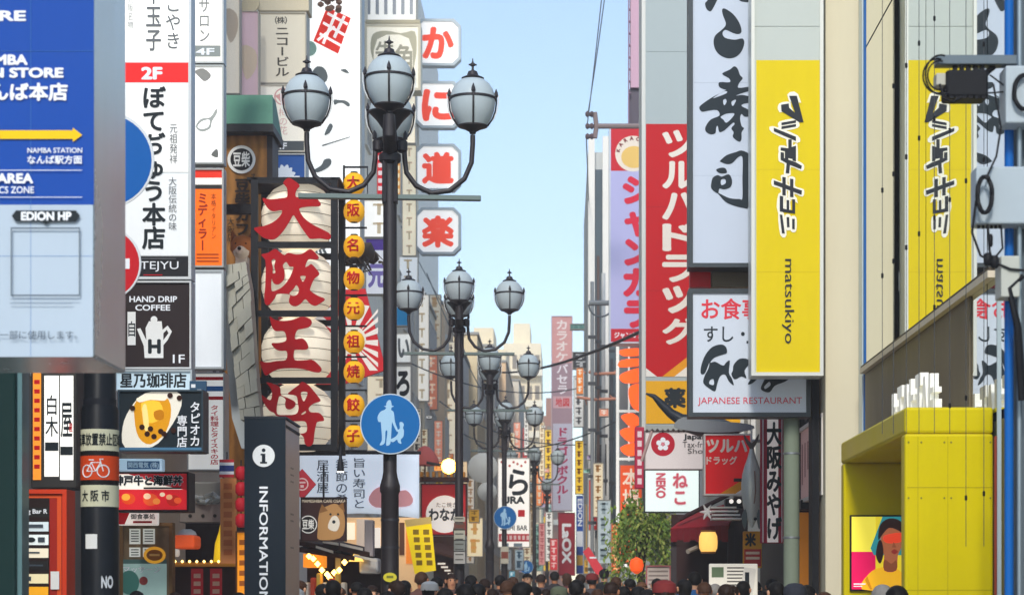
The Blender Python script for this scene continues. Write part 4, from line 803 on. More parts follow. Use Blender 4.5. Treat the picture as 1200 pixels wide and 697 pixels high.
# red drugstore tower
g = Sign('drugstore_tower', 'red drugstore tower sign with white characters and grey upper panel', 'sign', (752, -180, 872, 524), 32)
g.panel(mat('#a9b4b4', .45, dirt=.06), 1.2, mat('#c9c9c2', .4, .1), 4.5)
g.rect(757, 145, 868, 441, mat('#bd0a14', .4, emit=.04, dirt=.1), 'red_panel', .004); g.marks([(757, 242, 868, 242.4), (757, 340, 868, 340.4)], mat('#9c0c14', .4), 'panel_seam'); g.marks([(757, 60, 868, 60.4)], mat('#8d9898', .4), 'panel_seam')
for i, ch in enumerate('ツルハドラッグ'):
    hh = 36.5; y = 152 + i * hh; g.text(ch, 776, y, 816, y + hh - 4, mat('#e7ddcf', .45), bold=.04); g.k -= .9
g.k += 1
g.poly([[(776, 441), (812, 413), (868, 413), (868, 441)]], mat('#e89a18', .4), 'swoosh'); g.poly([[(757, 431), (770, 441), (757, 441)]], mat('#eae6dc', .4), 'swoosh'); g.poly([[(790, 441), (816, 421), (868, 421), (868, 441)]], mat('#efe6d6', .4), 'swoosh')
g.rect(757, 446, 868, 496, mat('#e0a412', .4, emit=.06), 'medicine_panel', .004); g.text('薬', 778, 454, 804, 478, INK, bold=.05); g.rect(757, 498, 868, 520, mat('#a3a7a2', .5), 'lower_panel', .003)
# karaoke signs
g = Sign('karaoke_sign', 'lavender karaoke sign with red characters and red head panel', 'sign', (714, 148, 775, 402), 45)
g.panel(mat('#b3b2da', .45, dirt=.05), .6, mat('#c7cbd2', .4, .2), 1.5)
g.rect(716, 150, 773, 200, mat('#c9202e', .45), 'head_panel', .003); g.disc(742, 180, 21, mat('#e9dccb', .5), 'emblem', ry=21); g.disc(743, 184, 15, mat('#e8c06a', .5), 'emblem', ry=13)
m = MB(); y = g._y()
for i, ch in enumerate('KARAOKE'):
    vs, fs = glyphs(ch); a = R(-78 + i * 24); c_, s2 = math.cos(a), math.sin(a); bx = 742 + 18 * s2; by = 180 - 18 * c_
    thick(m, vs, fs, lambda vx, vy: (g.X(bx + ((vx - .33) * c_ + (vy - .35) * s2) * 6), y, g.Z(by + ((vx - .33) * s2 - (vy - .35) * c_) * 6)), .05)
m.build('lettering', mat('#7a1420', .5), g.root)
g.text('ジャンカラ', 728, 204, 766, 385, mat('#d81f3c', .45), v=True, bold=.06); g.rect(716, 385, 773, 400, mat('#c9202e', .45), 'foot_panel', .003); g.text('ジャンカラ', 720, 389, 752, 396, W_, bold=.03)
e = empty('rooftop_mast', at(747, 118, 47), 0, 'pinkish lattice advertising mast above the karaoke sign', 'mast'); q = 47 / F
MB().box(-8 * q, 0, .3, 12 * q, .6, 130 * q).build('panel', mat('#c9a3b4', .5), e); m = MB()
for i in range(9): m.box(-9.5 * q, -.04, (8 + i * 14) * q, -8.1 * q, .1, (9.5 + i * 14) * q)
m.box(-11 * q, -.05, -1.2, -9.6 * q, .05, 130 * q); m.box(9 * q, -.05, -1.2, 11 * q, .05, .28); m.build('lattice', mat('#8d6f84', .5), e); MB().box(-10 * q, .1, -.5, 11 * q, .7, .28).build('machinery', mat('#5d5660', .5), e)
MB().bbox(-14 * q, .05, -1.5, 6 * q, .6, -.85).build('ac_unit', mat('#a9b7bb', .5), e)
g = Sign('neon_sign', 'white framed sign with big glowing orange neon characters', 'sign', (722, 403, 754, 665), 50)
g.panel(mat('#8b8d90', .5), .3); 
for a, b, c, d in ((722, 403, 725.5, 665), (722, 403, 754, 406), (736, 403, 738, 540), (722, 480, 754, 483), (722, 536, 754, 539), (722, 660, 754, 664)): g.rect(a, b, c, d, mat('#f0efe8', .4, emit=.3), 'rail', .02)
NE = mat('#f4581a', .4, emit=.9, dirt=.05)
for lo in ([(727, 410), (752, 408), (752, 416), (730, 417)], [(728, 422), (752, 420), (752, 428), (726, 430)], [(730, 437), (752, 431), (752, 446), (733, 449), (726, 443)], [(738, 453), (752, 451), (752, 480), (742, 478), (737, 466)], [(728, 487), (742, 484), (752, 495), (740, 500), (732, 494)], [(726, 505), (745, 500), (752, 512), (738, 518)], [(727, 524), (748, 518), (752, 530), (736, 534)]): g.poly([lo], NE, 'neon_stroke', True); g.k -= .8
g.rect(727, 545, 752, 658, mat('#e0521e', .4, emit=.4), 'lit_panel', .003); g.text('本場', 729, 548, 750, 596, mat('#f6dcc6', .4, emit=.3), v=True, bold=.02)
g = Sign('karaoke_tower_sign', 'pale pink grey vertical karaoke sign above the duty free sign', 'sign', (646, 370, 671, 598), 74)
g.panel(mat('#a98f9a', .45), .8, mat('#c9b9bf', .4), .8); g.rect(647, 371, 670, 425, mat('#dca3a0', .45), 'band'); g.text('カラオケ', 651, 374, 666, 424, mat('#f4e6e2', .45), v=True, bold=.03); g.text('バセラ', 652, 426, 666, 462, mat('#f0eaf0', .45), v=True, bold=.03); g.rect(648, 464, 670, 478, mat('#d2aab0', .45), 'band'); g.text('地図', 651, 466, 667, 476, RED, bold=.02)
g.rect(648, 496, 670, 597, mat('#c3c2d2', .45), 'lower_panel'); g.text('ドラゴンボクル！', 652, 500, 666, 590, mat('#b1265c', .45), v=True, bold=.04)
g = Sign('duty_free_sign', 'dark red sign with large white sideways lettering', 'sign', (654, 600, 674, 674), 70)
g.panel(mat('#a01a2e', .45), .5, mat('#7c2433', .5), .8); g.text('LaOX', 658.5, 613, 669.5, 660, W_, rot=-90, bold=.05)
g = Sign('blue_vertical_sign', 'narrow blue vertical sign with white letters right of the red duty free sign', 'sign', (675, 580, 684, 672), 72)
g.panel(mat('#1c4fa6', .45), .4, mat('#c8d0da', .4), .6); g.text('EDION', 677, 584, 682.5, 616, W_, rot=-90, bold=.03); g.rect(676, 622, 683, 640, mat('#e6eaf0', .45)); g.rect(676, 650, 683, 662, mat('#e0b030', .45))
# insulator arm and wires
e = empty('insulator_arm', at(737, 148, 42), 0, 'brown cross arm with an insulator rack jutting into the sky', 'utility arm'); q = 42 / F
MB().tube([(15 * q, 0, 0), (-36 * q, 0, 0)], .055).build('arm', mat('#8a7a78', .5), e); MB().tube([(-40 * q, 0, 16 * q), (-38 * q, 0, 0), (-40 * q, 0, -14 * q)], .05).build('rack', mat('#8a7a78', .5), e)
for z in (14, 0, -12): MB().lathe([(.03, -.09), (.07, -.05), (.04, 0), (.07, .05), (.03, .09)], (-46 * q, 0, z * q), 12, 'x').build('insulator', mat('#6a5a5c', .4), e)
def wire(label, pts, r=.012, col='#6b7078'):
    e = empty('overhead_wire', pts[0], 0, label, 'wire', 'overhead wires'); MB().tube([p - pts[0] for p in pts], r, 6).build('strand', mat(col, .5), e)
def sag(a, b, s, n=14): return [a.lerp(b, i / n) - Vector((0, 0, s * 4 * (i / n) * (1 - i / n))) for i in range(n + 1)]
wire('thin wire rising from the top insulator out of the picture', sag(at(689, 134, 42), at(716, -60, 40), .1), .011)
wire('thin wire rising from the middle insulator out of the picture', sag(at(688, 148, 42), at(711, -60, 40), .1), .011)
wire('thin wire dropping from the insulator rack down to the finned building', sag(at(687, 160, 42), at(690, 236, 58), .0), .012)
wire('dark cable sagging from the red drugstore tower across to the far lamps', sag(at(752, 388, 33), at(560, 432, 75), .35), .03, '#2c2d33')
wire('cable sagging between the far lamps at roof height', sag(at(480, 425, 60), at(690, 452, 66), .5), .02, '#55595f')
wire('cable slanting down from the octagonal signs behind the second lamp', sag(at(500, 320, 66), at(590, 500, 70), .3), .018, '#7d858c')
wire('slanting thin cable at the left of the second lamp', sag(at(470, 265, 60), at(545, 395, 72), .2), .014, '#8a9299')
wire('low cable crossing the far street between buildings', sag(at(515, 470, 72), at(692, 520, 62), .5), .02, '#4d5158')
wire('lowest cable crossing the far street', sag(at(530, 500, 84), at(725, 492, 52), .8), .02, '#4d5158')
for i, (lab, y, x1, n, D) in enumerate((('upper bare twiggy decoration arm with reddish tips on the finned building', 437, 690, 7, 54), ('lower bare twiggy decoration arm with reddish tips on the finned building', 467, 676, 7, 54))):
    e = empty('twig_decoration', at(725, y, D), 0, lab, 'decoration'); m = MB(); q = D / F; m.tube([(0, 0, 0), (-30 * q, 0, -1 * q), ((x1 - 725) * q, 0, 2 * q)], .04); rr = random.Random(i)
    for k in range(n): x = -6 * q - k * 5.5 * q; m.tube([(x, 0, 0), (x + rr.uniform(-6, 4) * q, .1, rr.uniform(-7, 7) * q)], [.025, .008], 5)
    m.build('branch', mat('#c98a72', .6), e)
e = empty('transformer', at(722, 372, 47), 0, 'dark transformer with wires hung beside the lavender sign', 'transformer'); q = 47 / F
MB().lathe([(.12, -.3), (.13, .0), (.13, .28)], (0, 0, 0), 14).lathe([(.1, -.25), (.11, .2)], (.3, 0, .02), 12).build('can', mat('#4e555b', .5), e); MB().tube([(-32 * q, 0, 17 * q), (18 * q, 0, 17 * q)], .06).build('arm', mat('#82888c', .5), e); MB().tube(arc((-18 * q, 0, 15 * q), 14 * q, 180, 350, 12), .02, 6).build('loop_cable', mat('#5a6268', .5), e)

# lower right cluster
g = Sign('tax_free_sign', 'pale sign with red cherry blossom disc and tax free shop lettering', 'sign', (755, 504, 866, 550), 27)
g.panel(mat('#ded4d0', .45, emit=.08, dirt=.08), .2, mat('#8b7f7c', .5), 1.2); g.disc(777, 520, 14, mat('#bf2034', .45), 'emblem')  # faint glow added to brighten the sign
for a in range(5):
    an = R(-90 + a * 72); g.disc(777 + 5 * math.cos(an), 520 + 5 * math.sin(an), 3.1, W_, 'petal', n=12); g.k -= .8
g.k += 1; g.disc(777, 520, 1.6, mat('#e58a98', .45))
g.text('Japan.', 801, 508, 831, 516, INK, bold=.03); g.text('Tax-free', 800, 517, 832, 524, mat('#4b4746', .5), bold=-.005); g.text('Shop', 806, 525, 830, 533, mat('#4b4746', .5), bold=-.005)
g = Sign('cat_cafe_sign', 'white sign with sideways pink outlined lettering above the awning', 'sign', (755, 548, 820, 600), 29)
g.panel(mat('#e4f2ee', .4, emit=.25), .25, mat('#3a4446', .5), 1.2); PK = mat('#e05a6c', .45)
g.text('NEKO', 769, 554, 780, 583, PK, rot=-90, bold=.03, halo=mat('#f6cfd2', .45), hb=.08); g.text('ねこ', 788, 553, 806, 592, PK, v=True, bold=.02, halo=mat('#f6cfd2', .45), hb=.07)
g = Sign('red_vertical_strip', 'narrow crimson strip sign hanging behind the cat sign edge', 'sign', (744, 500, 755, 572), 31)
g.panel(mat('#b92a4a', .45), .2); g.marks([(747, 505 + i * 11, 752, 512 + i * 11) for i in range(6)], mat('#f0d4d6', .5))
e = empty('bird_sculpture', at(815, 512, 25.5), 0, 'dark grey long necked bird sculpture spreading over the tax free sign', 'sculpture'); q = 25.5 / F
bx = lambda px, py, dy=0: ((px - 815) * q, dy, (512 - py) * q)
MB().tube([bx(757, 461), bx(766, 464), bx(775, 473), bx(786, 484), bx(797, 491), bx(804, 494)], [.012, .03, .05, .06, .075, .1], 14).build('neck', mat('#2a3038', .4), e)
MB().tube([bx(797, 494), bx(806, 495), bx(820, 497), bx(838, 500), bx(856, 503), bx(872, 503)], [.05, .12, .15, .14, .09, .02], 18).build('body', mat('#70757a', .5, dirt=.3), e)
v, f = fill([[(bx(790, 500)[0], bx(0, 502)[2]), (bx(800, 0)[0], bx(0, 490)[2]), (bx(830, 0)[0], bx(0, 494)[2]), (bx(876, 0)[0], bx(0, 498)[2]), (bx(878, 0)[0], bx(0, 505)[2]), (bx(830, 0)[0], bx(0, 508)[2])]], True, .02); MB().add([(p[0], -.17 - p[2], p[1]) for p in v], f).build('wing', mat('#8f9496', .5, dirt=.3), e)
m = MB()
for k in range(16): c = bx(758 + k * 6.2, 504.5 - (k % 3) * .4); m.lathe([(.006, -.02), (.022, 0), (.006, .02)], c, 8)
m.tube([bx(757, 505), bx(852, 504)], .008, 6); m.build('bead_garland', mat('#5a4e4a', .5), e)
MB().tube([bx(752, 540), bx(764, 505)], .02, 8).build('prop_rod', mat('#b79a94', .5), e)
g = Sign('small_drugstore_sign', 'small square red drugstore sign by the hanging fish', 'sign', (825, 508, 881, 580), 24.5)
g.panel(mat('#d41a1e', .4, emit=.15), .25, mat('#d8d4cc', .4), 1.8); CR = mat('#f0e6d6', .45); g.text('ツルハ', 828, 514, 876, 530, CR, bold=.05); g.text('ドラッグ', 828, 534, 864, 544, CR, bold=.03)
g.poly([[(844, 578), (880, 556), (880, 566), (862, 578)]], mat('#e8961a', .4), 'swoosh'); g.poly([[(862, 578), (880, 566), (880, 578)]], mat('#e9e2d4', .4), 'swoosh'); g.rect(860, 560, 870, 564, INK)
# hanging fish
e = empty('hanging_fish', at(881, 622, 23.4), 0, 'big silver fish model hung head down by its tail', 'fish model'); q = 23.4 / F; hz = lambda py: (622 - py) * q
pr = [(1.0, 618), (4, 612), (7.5, 603), (10.5, 592), (12, 580), (12.4, 568), (11.3, 556), (8.6, 546), (5.4, 537), (3.2, 529), (2.4, 524)]
ob = MB().lathe([(r * q, hz(y)) for r, y in pr], n=24).build('body', mat('#cfd3ca', .3, .15, dirt=.4, scale=4), e); ob.scale = (1, .6, 1)
v, f = fill([[(-1.5 * q, hz(526)), (-8 * q, hz(516)), (-9 * q, hz(509)), (0, hz(519)), (8 * q, hz(508)), (7 * q, hz(516)), (1.5 * q, hz(526))]], True, .015); MB().add([(p[0], p[2], p[1]) for p in v], f).build('tail_fin', mat('#5b544c', .5), e)
for sx in (-1, 1): v, f = fill([[(sx * 8 * q, hz(596)), (sx * 12 * q, hz(606)), (sx * 8.5 * q, hz(620)), (sx * 5.5 * q, hz(606))]], True, .012); MB().add([(p[0], p[2] - .02, p[1]) for p in v], f).build('fin', mat('#5d6866', .45), e)
MB().tube([(2.5 * q, -12.2 * q * .6 - .004, hz(552)), (3.6 * q, -12.2 * q * .6 - .006, hz(575)), (2 * q, -12 * q * .6, hz(590))], .006, 6).build('lateral_line', mat('#8c6c5a', .5), e); MB().lathe([(.012, -.008), (.02, 0), (.012, .004)], (3.4 * q, -.07, hz(608)), 10, 'y').build('eye', mat('#16181a', .2), e)
MB().tube([(0, 0, hz(520)), (0, 0, hz(500))], .008, 6).tube([(0, 0, hz(516)), (26 * q, .1, hz(517))], .018, 8).build('hanger', mat('#c9c9c4', .4), e)
g = Sign('souvenir_banner', 'red and white striped vertical banner with black souvenir lettering beside the fish', 'banner', (891, 490, 920, 636), 23)
g.panel(mat('#a81a34', .6), .05); g.rect(899, 490.5, 912, 635, mat('#efe4df', .6, emit=.15)); g.marks([(893, 490.5, 895, 635), (915.5, 490.5, 917, 635)], mat('#d9c0c0', .6)); g.text('大阪みやげ', 898, 494, 916, 632, INK, v=True, bold=.04)
# pink board set along the wall
g = Sign('pink_board', 'pale pink signboard on the wall between green pole and cream pillar', 'sign', (0, 0, 220, 82), 21.5, rot=-90, loc=(2.585, 21.6, at(0, 585, 21.5).z), s=.01)
g.panel(mat('#e2b7b0', .45, emit=.05), .08, mat('#d8d2ca', .4), 4); g.marks([(30 + i * 25, 18, 40 + i * 25, 62 - (i % 3) * 7) for i in range(7)], mat('#b57a74', .5), 'blurred_writing')
e = empty('dark_bay', at(952, 700, 22.4).xy.to_3d(), 0, 'dark recessed shop bay with orange panel beside the cream pillar', 'shop bay'); q = 22.4 / F
MB().box(-16 * q, .1, 0, 14 * q, .3, 11).build('back', mat('#1b1b1f', .6), e); MB().box(-15 * q, .0, 0, 12 * q, .09, EYE + 100 * q).build('orange_panel', mat('#c77a1c', .5, emit=.12), e)
MB().box(-17 * q, -.3, EYE + 102 * q, 13 * q, -.02, EYE + 113 * q).build('canopy', mat('#2b2a2c', .5), e)
MB().bbox(-.08, -.2, EYE + 205 * q, .06, .05, EYE + 230 * q).build('camera_box', mat('#2c2d31', .4), e)
# dark red awning, barrel lantern, stall
e = empty('awning_stall', at(815, 700, 26).xy.to_3d(), 0, 'food stall with slanting dark red awning on dark posts', 'stall'); q = 26 / F; sz = lambda py: EYE + (700 - py) * q; sx = lambda px: (px - 815) * q
aw = MB(); A = [(sx(781), -1.0, sz(622)), (sx(846), -1.0, sz(618)), (sx(870), .6, sz(584)), (sx(812), .6, sz(598))]
aw.add(A + [(p[0], p[1] + .03, p[2] - .06) for p in A], [(0, 1, 2, 3), (7, 6, 5, 4), (0, 4, 5, 1), (1, 5, 6, 2), (2, 6, 7, 3), (3, 7, 4, 0)]); aw.build('awning', mat('#9c1a28', .7, dirt=.25), e)
vl = MB()
for i in range(9): x0 = sx(781 + i * 7.2); vl.box(x0, -1.03, sz(637 - (i % 2) * 2), x0 + 7 * q, -1.005, sz(622.5 - i * .45))
vl.build('valance', mat('#6b101c', .7), e)
for bx_ in ((sx(782), -.95, 0, sx(788), -.87, sz(622)), (sx(851), -.3, 0, sx(858), -.2, sz(590)), (sx(862), .2, 0, sx(878), .35, sz(580))): MB().box(*bx_).build('post', mat('#3f383a', .6), e)
MB().box(sx(790), .65, 0, sx(880), .7, sz(600)).build('back_wall', mat('#3a2422', .7), e); MB().box(sx(790), -.5, 0, sx(850), .6, 1.0).build('counter', mat('#6c5140', .7, kind='wood'), e)
m = MB(); m.tube([(sx(790), -.9, sz(612)), (sx(862), .3, sz(575))], .03); m.build('rafter', mat('#453030', .6), e); MB().tube([(sx(800), -1.05, sz(648)), (sx(836), -.6, sz(632))], .03).build('rail', mat('#a59a8c', .5), e)
e = empty('barrel_lantern', at(830, 648, 24.6), 0, 'glowing amber barrel lantern under the dark red awning', 'lantern'); q = 24.6 / F
MB().lathe([(8.5 * q, 2 * q), (10.5 * q, 6 * q), (11 * q, 13 * q), (10.5 * q, 20 * q), (8.5 * q, 25 * q)], n=24).build('paper_body', mat('#e8b45a', .5, emit=.8, dirt=.3), e)
for a in (0, 25): MB().lathe([(8.8 * q, a * q), (8.8 * q, (a + 2) * q)], n=24).build('cap', mat('#8a5a20', .5), e)
g = Sign('white_price_board', 'slanted white price boards stacked under the fish', 'menu board', (831, 660, 888, 880), 22.5)
g.panel(mat('#e9e3d4', .5, emit=.15), .06); g.rect(834, 664, 848, 676, mat('#6b8060', .5)); g.marks([(852, 664 + i * 4, 872, 665.6 + i * 4) for i in range(7)], mat('#6d6862', .5)); g.poly([[(866, 697), (872, 664), (886, 666), (882, 697)]], mat('#e9e4d8', .5), 'sheet'); g.marks([(873, 670, 878, 690)], INK)
g = Sign('shelf_boards', 'stack of thin white boards jutting from the stall posts', 'boards', (832, 591, 868, 610), 24.8)
for i in range(4): MB().box(g.X(834 - i * .6), -.2 + i * .02, g.Z(609 - i * 4.4), g.X(868 - i * 2), .2, g.Z(607 - i * 4.4)).build('board', mat('#d6d2cb', .5), g.root)
m = MB()
for i in range(6): a = i * 1.05; m.tube([(g.X(828), -.1, g.Z(600)), (g.X(828) + .09 * math.cos(a), -.12, g.Z(600) + .1 * math.sin(a))], [.03, .006], 6)
m.build('paper_star', mat('#e6e2dc', .6), g.root)
g = Sign('spotlight_pair', 'pair of white floodlights on a black bracket right of the awning', 'lamp', (843, 583, 872, 596), 24.9)
MB().bbox(g.X(850), 0, g.Z(595), g.X(872), .2, g.Z(584), .01).build('housing', BLACK_METAL, g.root)
for a in (857, 866): g.disc(a, 587, 2.6, mat('#f4f2ea', .3, emit=.6), 'lens', n=16)
g = Sign('noodle_sign', 'small yellow and red stall sign left of the souvenir banner', 'sign', (871, 622, 893, 665), 25)
g.panel(mat('#e0a21c', .45), .1); g.text('米', 873, 624, 886, 640, INK, bold=.06); g.rect(872, 643, 892, 663, mat('#c23028', .45)); g.marks([(874, 646, 890, 649), (874, 652, 890, 655)], mat('#f0d8c0', .5))
g = Sign('stall_notice', 'low white notice in a pink frame behind the willow', 'notice', (757, 662, 786, 700), 30); g.panel(mat('#cbbdb2', .6), .05, mat('#b9696c', .5), 1.5); g.marks([(760, 668 + 5 * i, 783, 670 + 5 * i) for i in range(5)], mat('#8d7f78', .6))
e = empty('orange_balloon', at(746, 672, 31), 0, 'small orange ball lantern in front of the willow', 'lantern'); MB().lathe([(.02, 0), (.09, .05), (.11, .13), (.09, .21), (.02, .25)], n=16).build('ball', mat('#f0531a', .45, emit=.5), e); MB().tube([(0, 0, .25), (0, 0, .5)], .006, 6).build('string', BLACK_METAL, e)
g = Sign('red_slanting_flag', 'bright red flag slanting down at the far end of the crowd', 'flag', (684, 640, 708, 676), 45)
g.poly([[(683, 646), (690, 640), (708, 668), (701, 677)]], mat('#e0424c', .6), 'cloth', ext=.01); g.marks([(691, 652, 699, 654)], W_)

# willow
e = empty('willow_tree', at(752, 700, 33.5).xy.to_3d(), 0, 'bushy green willow standing before the orange neon sign', 'tree'); rr = random.Random(4); q = 33.5 / F
m = MB(); m.tube([(0, 0, 0), (.03, 0, 1.0), (-.03, .02, 1.9), (.02, 0, 2.5)], [.1, .08, .065, .05], 10)
limbs = []
for i in range(9):
    a = i * 2.4; p = Vector((.25 * math.cos(a), .25 * math.sin(a), 2.55 + rr.uniform(-.15, .22))); limbs.append(p); m.tube([(0, 0, 1.7 + .08 * i), tuple(p * .55 + Vector((0, 0, 1.05))), tuple(p)], [.035, .022, .01], 6)
m.build('trunk', mat('#4a3b2c', .85, bump=.4), e)
lm = [MB(), MB(), MB()]
for i in range(190):
    b = rr.choice(limbs); p = Vector(b) + Vector((rr.gauss(0, .1), rr.gauss(0, .12), rr.gauss(0, .17))); d = Vector((p.x, p.y, 0)); d = d.normalized() if d.length > .01 else Vector((1, 0, 0)); L = rr.uniform(.55, 1.7); n = int(L * 18)
    for k in range(n):
        t = k / n; c = p + d * (.2 * math.sin(t * 1.4) * rr.uniform(.8, 1.1)) + Vector((rr.gauss(0, .03), rr.gauss(0, .03), .13 * t - L * t * t))
        u = Vector((rr.uniform(-1, 1), rr.uniform(-1, 1), rr.uniform(-1.6, -.2))).normalized(); s2 = u.cross(Vector((rr.uniform(-1, 1), rr.uniform(-1, 1), .2))).normalized() * .021; l = rr.uniform(.06, .12)
        lm[i % 3].add([c, c + u * l * .5 + s2, c + u * l, c + u * l * .5 - s2], [(0, 1, 2, 3)])
for i, c in enumerate(('#86a040', '#66853a', '#a9b45c')): lm[i].build('crown', mat(c, .7, dirt=.4, scale=6), e)

# utility equipment, far right
e = empty('equipment_pole', at(1196, 700, 9.6).xy.to_3d(), 0, 'blue and grey equipment pole with cable boxes at the right edge', 'pole'); q = 9.6 / F; ex = lambda px: (px - 1196) * q; ez = lambda py: EYE + (700 - py) * q
MB().lathe([(.022, 0), (.022, ez(-80))], (ex(1189), .12, 0), 18).build('blue_pipe', mat('#1460ae', .35), e); MB().lathe([(.012, 0), (.012, ez(-80))], (ex(1197.5), .05, 0), 12).build('thin_pipe', mat('#8a98a0', .4, .4), e)
MB().lathe([(.07, 0), (.07, ez(-80))], (ex(1216), .2, 0), 20).build('shaft', mat('#5f6a70', .5), e)
MB().bbox(ex(1176), -.05, ez(147), ex(1260), .1, ez(80), .008).build('upper_box', mat('#aeb9bf', .45, dirt=.15), e); MB().bbox(ex(1143), -.02, ez(263), ex(1230), .12, ez(196), .008).build('lower_box', mat('#aab6bd', .45, dirt=.15), e); MB().bbox(ex(1170), -.06, ez(350), ex(1192), .08, ez(302), .006).build('small_box', mat('#b6b8ae', .45), e)
CB = mat('#17181c', .5)
def coil(cx, cy, rx, ry): return [(ex(cx + rx * math.cos(a * .3)), -.075 - .004 * (a % 3), ez(cy + ry * math.sin(a * .3))) for a in range(64)]
MB().tube(coil(1197, 113, 13, 20), .011, 6).build('cable_coil', CB, e); MB().tube(coil(1150, 232, 8.5, 21), .011, 6).build('cable_coil', CB, e)
m = MB(); m.tube([(ex(1163), -.02, ez(100)), (ex(1172), -.02, ez(150)), (ex(1166), -.03, ez(185)), (ex(1152), -.06, ez(213))], .005, 6); m.tube([(ex(1141), -.06, ez(238)), (ex(1136), -.06, ez(275)), (ex(1146), -.06, ez(302)), (ex(1160), -.06, ez(309)), (ex(1180), -.07, ez(318)), (ex(1200), -.07, ez(320))], .006, 6); m.tube([(ex(1156), -.03, ez(264)), (ex(1158), -.03, ez(295)), (ex(1160), -.05, ez(306))], .006, 6); m.tube([(ex(1176), .05, ez(265)), (ex(1176), .02, ez(290)), (ex(1160), -.05, ez(308))], .005, 6); m.tube([(ex(1160), 0, ez(88)), (ex(1200), 0, ez(118))], .004, 6); m.tube([(ex(1150), 0, ez(110)), (ex(1200), 0, ez(106))], .004, 6); m.build('cables', CB, e)
m = MB()
for (a, b, r) in ((1158, 284, .012), (1155, 306, .02), (1163, 309, .02)): m.lathe([(r * .6, -.03), (r, -.02), (r, .02), (r * .6, .03)], (ex(a), -.05, ez(b)), 10)
for i in range(6): m.lathe([(.008, 0), (.008, .02)], (ex(1148 + i * 5), .02, ez(267)), 8)
m.build('connectors', CB, e)
MB().bbox(ex(1096), -.04, ez(78), ex(1190), .04, ez(67), .004).build('crossarm', mat('#57636b', .4, .4), e)
MB().bbox(ex(1106), -.07, ez(118), ex(1155), .08, ez(86), .012).build('junction_box', CB, e); m = MB()
for i in range(5): m.box(ex(1117 + i * 8), -.02, ez(86), ex(1121 + i * 8), .02, ez(77.5))
for i in range(6): m.box(ex(1109 + i * 7.5), -.075, ez(120), ex(1114 + i * 7.5), -.07, ez(117))
m.tube([(ex(1150), 0, ez(90)), (ex(1165), 0, ez(78))], .016, 6); m.build('brackets', CB, e); MB().bbox(ex(1095), -.05, ez(103), ex(1106), .03, ez(89), .004).build('plug_block', mat('#b4b2a4', .5), e)
m = MB()
for k, (rx, ry, dx) in enumerate(((17, 20, 0), (14, 17, 2), (18, 23, 3))): m.tube([(ex(1096 + dx + rx * math.cos(R(a))), -.06 - .01 * k, ez(93 + ry * math.sin(R(a)))) for a in range(60, 290, 15)], .0045, 6)
m.tube([(ex(1098), -.07, ez(103)), (ex(1102), -.08, ez(120)), (ex(1112), -.08, ez(124)), (ex(1124), -.07, ez(118))], .006, 6); m.build('cable_loops', CB, e)
MB().tube([(ex(1196), -.05, ez(325)), (ex(1180), -.05, ez(340)), (ex(1190), -.05, ez(385)), (ex(1196), -.04, ez(470))], [.012, .014, .018, .02], 8).build('cable_bundle', CB, e)
# wires with beads in front of the glass
for i, (px, bs) in enumerate(((1034, (223, 323)), (1047, (101, 204, 306)), (1062, (77, 184, 290)), (1077, (51, 162, 274)), (1095, (22, 139, 255, 360)), (1113, (153, 234, 475)), (1132, (212, 466, 583)), (1153, (52, 187, 578)))):
    e = empty('bead_wire', at(px, 508 if px < 1125 else 640, 12.6), 0, 'thin taut wire with small black beads before the glass, ' + ('leftmost of eight', 'second of eight from left', 'third of eight from left', 'fourth of eight from left', 'fifth of eight from left', 'sixth of eight from left', 'seventh of eight from left', 'rightmost of eight')[i], 'wire', 'bead wires before the mirror glass'); q = 12.6 / F; y1 = 508 if px < 1125 else 640
    MB().tube([(0, 0, 0), (0, 0, (y1 + 60) * q)], .0022, 5).build('strand', mat('#4c4f52', .5), e); m = MB()
    for b in bs: m.lathe([(.004, -.016), (.008, -.012), (.008, .012), (.004, .016)], (0, 0, (y1 - b) * q), 8)
    m.build('beads', CB, e)
# striped shop beyond the glass at far right
e = empty('corner_column', at(1170, 700, 13.2).xy.to_3d(), 0, 'thin dark steel column with coloured shop stripes at the right edge', 'column'); q = 13.2 / F
m = MB(); m.lathe([(.014, 0), (.014, 5.2)], (.1, .0, 0), 12); m.build('shaft', mat('#4d5f66', .35, .5), e); m = MB()
for z in (1.6, 2.2, 2.9, 3.4): m.lathe([(.022, z), (.022, z + .05)], (.1, 0, 0), 12)
m.build('collars', mat('#39464c', .4, .5), e); MB().box(-.014, .05, 0, .0, .08, EYE + 190 * q).build('red_trim', mat('#8c3a2c', .5), e); MB().box(.003, .05, 0, .03, .07, EYE + 370 * q).build('pale_trim', mat('#a8b7ba', .4), e)
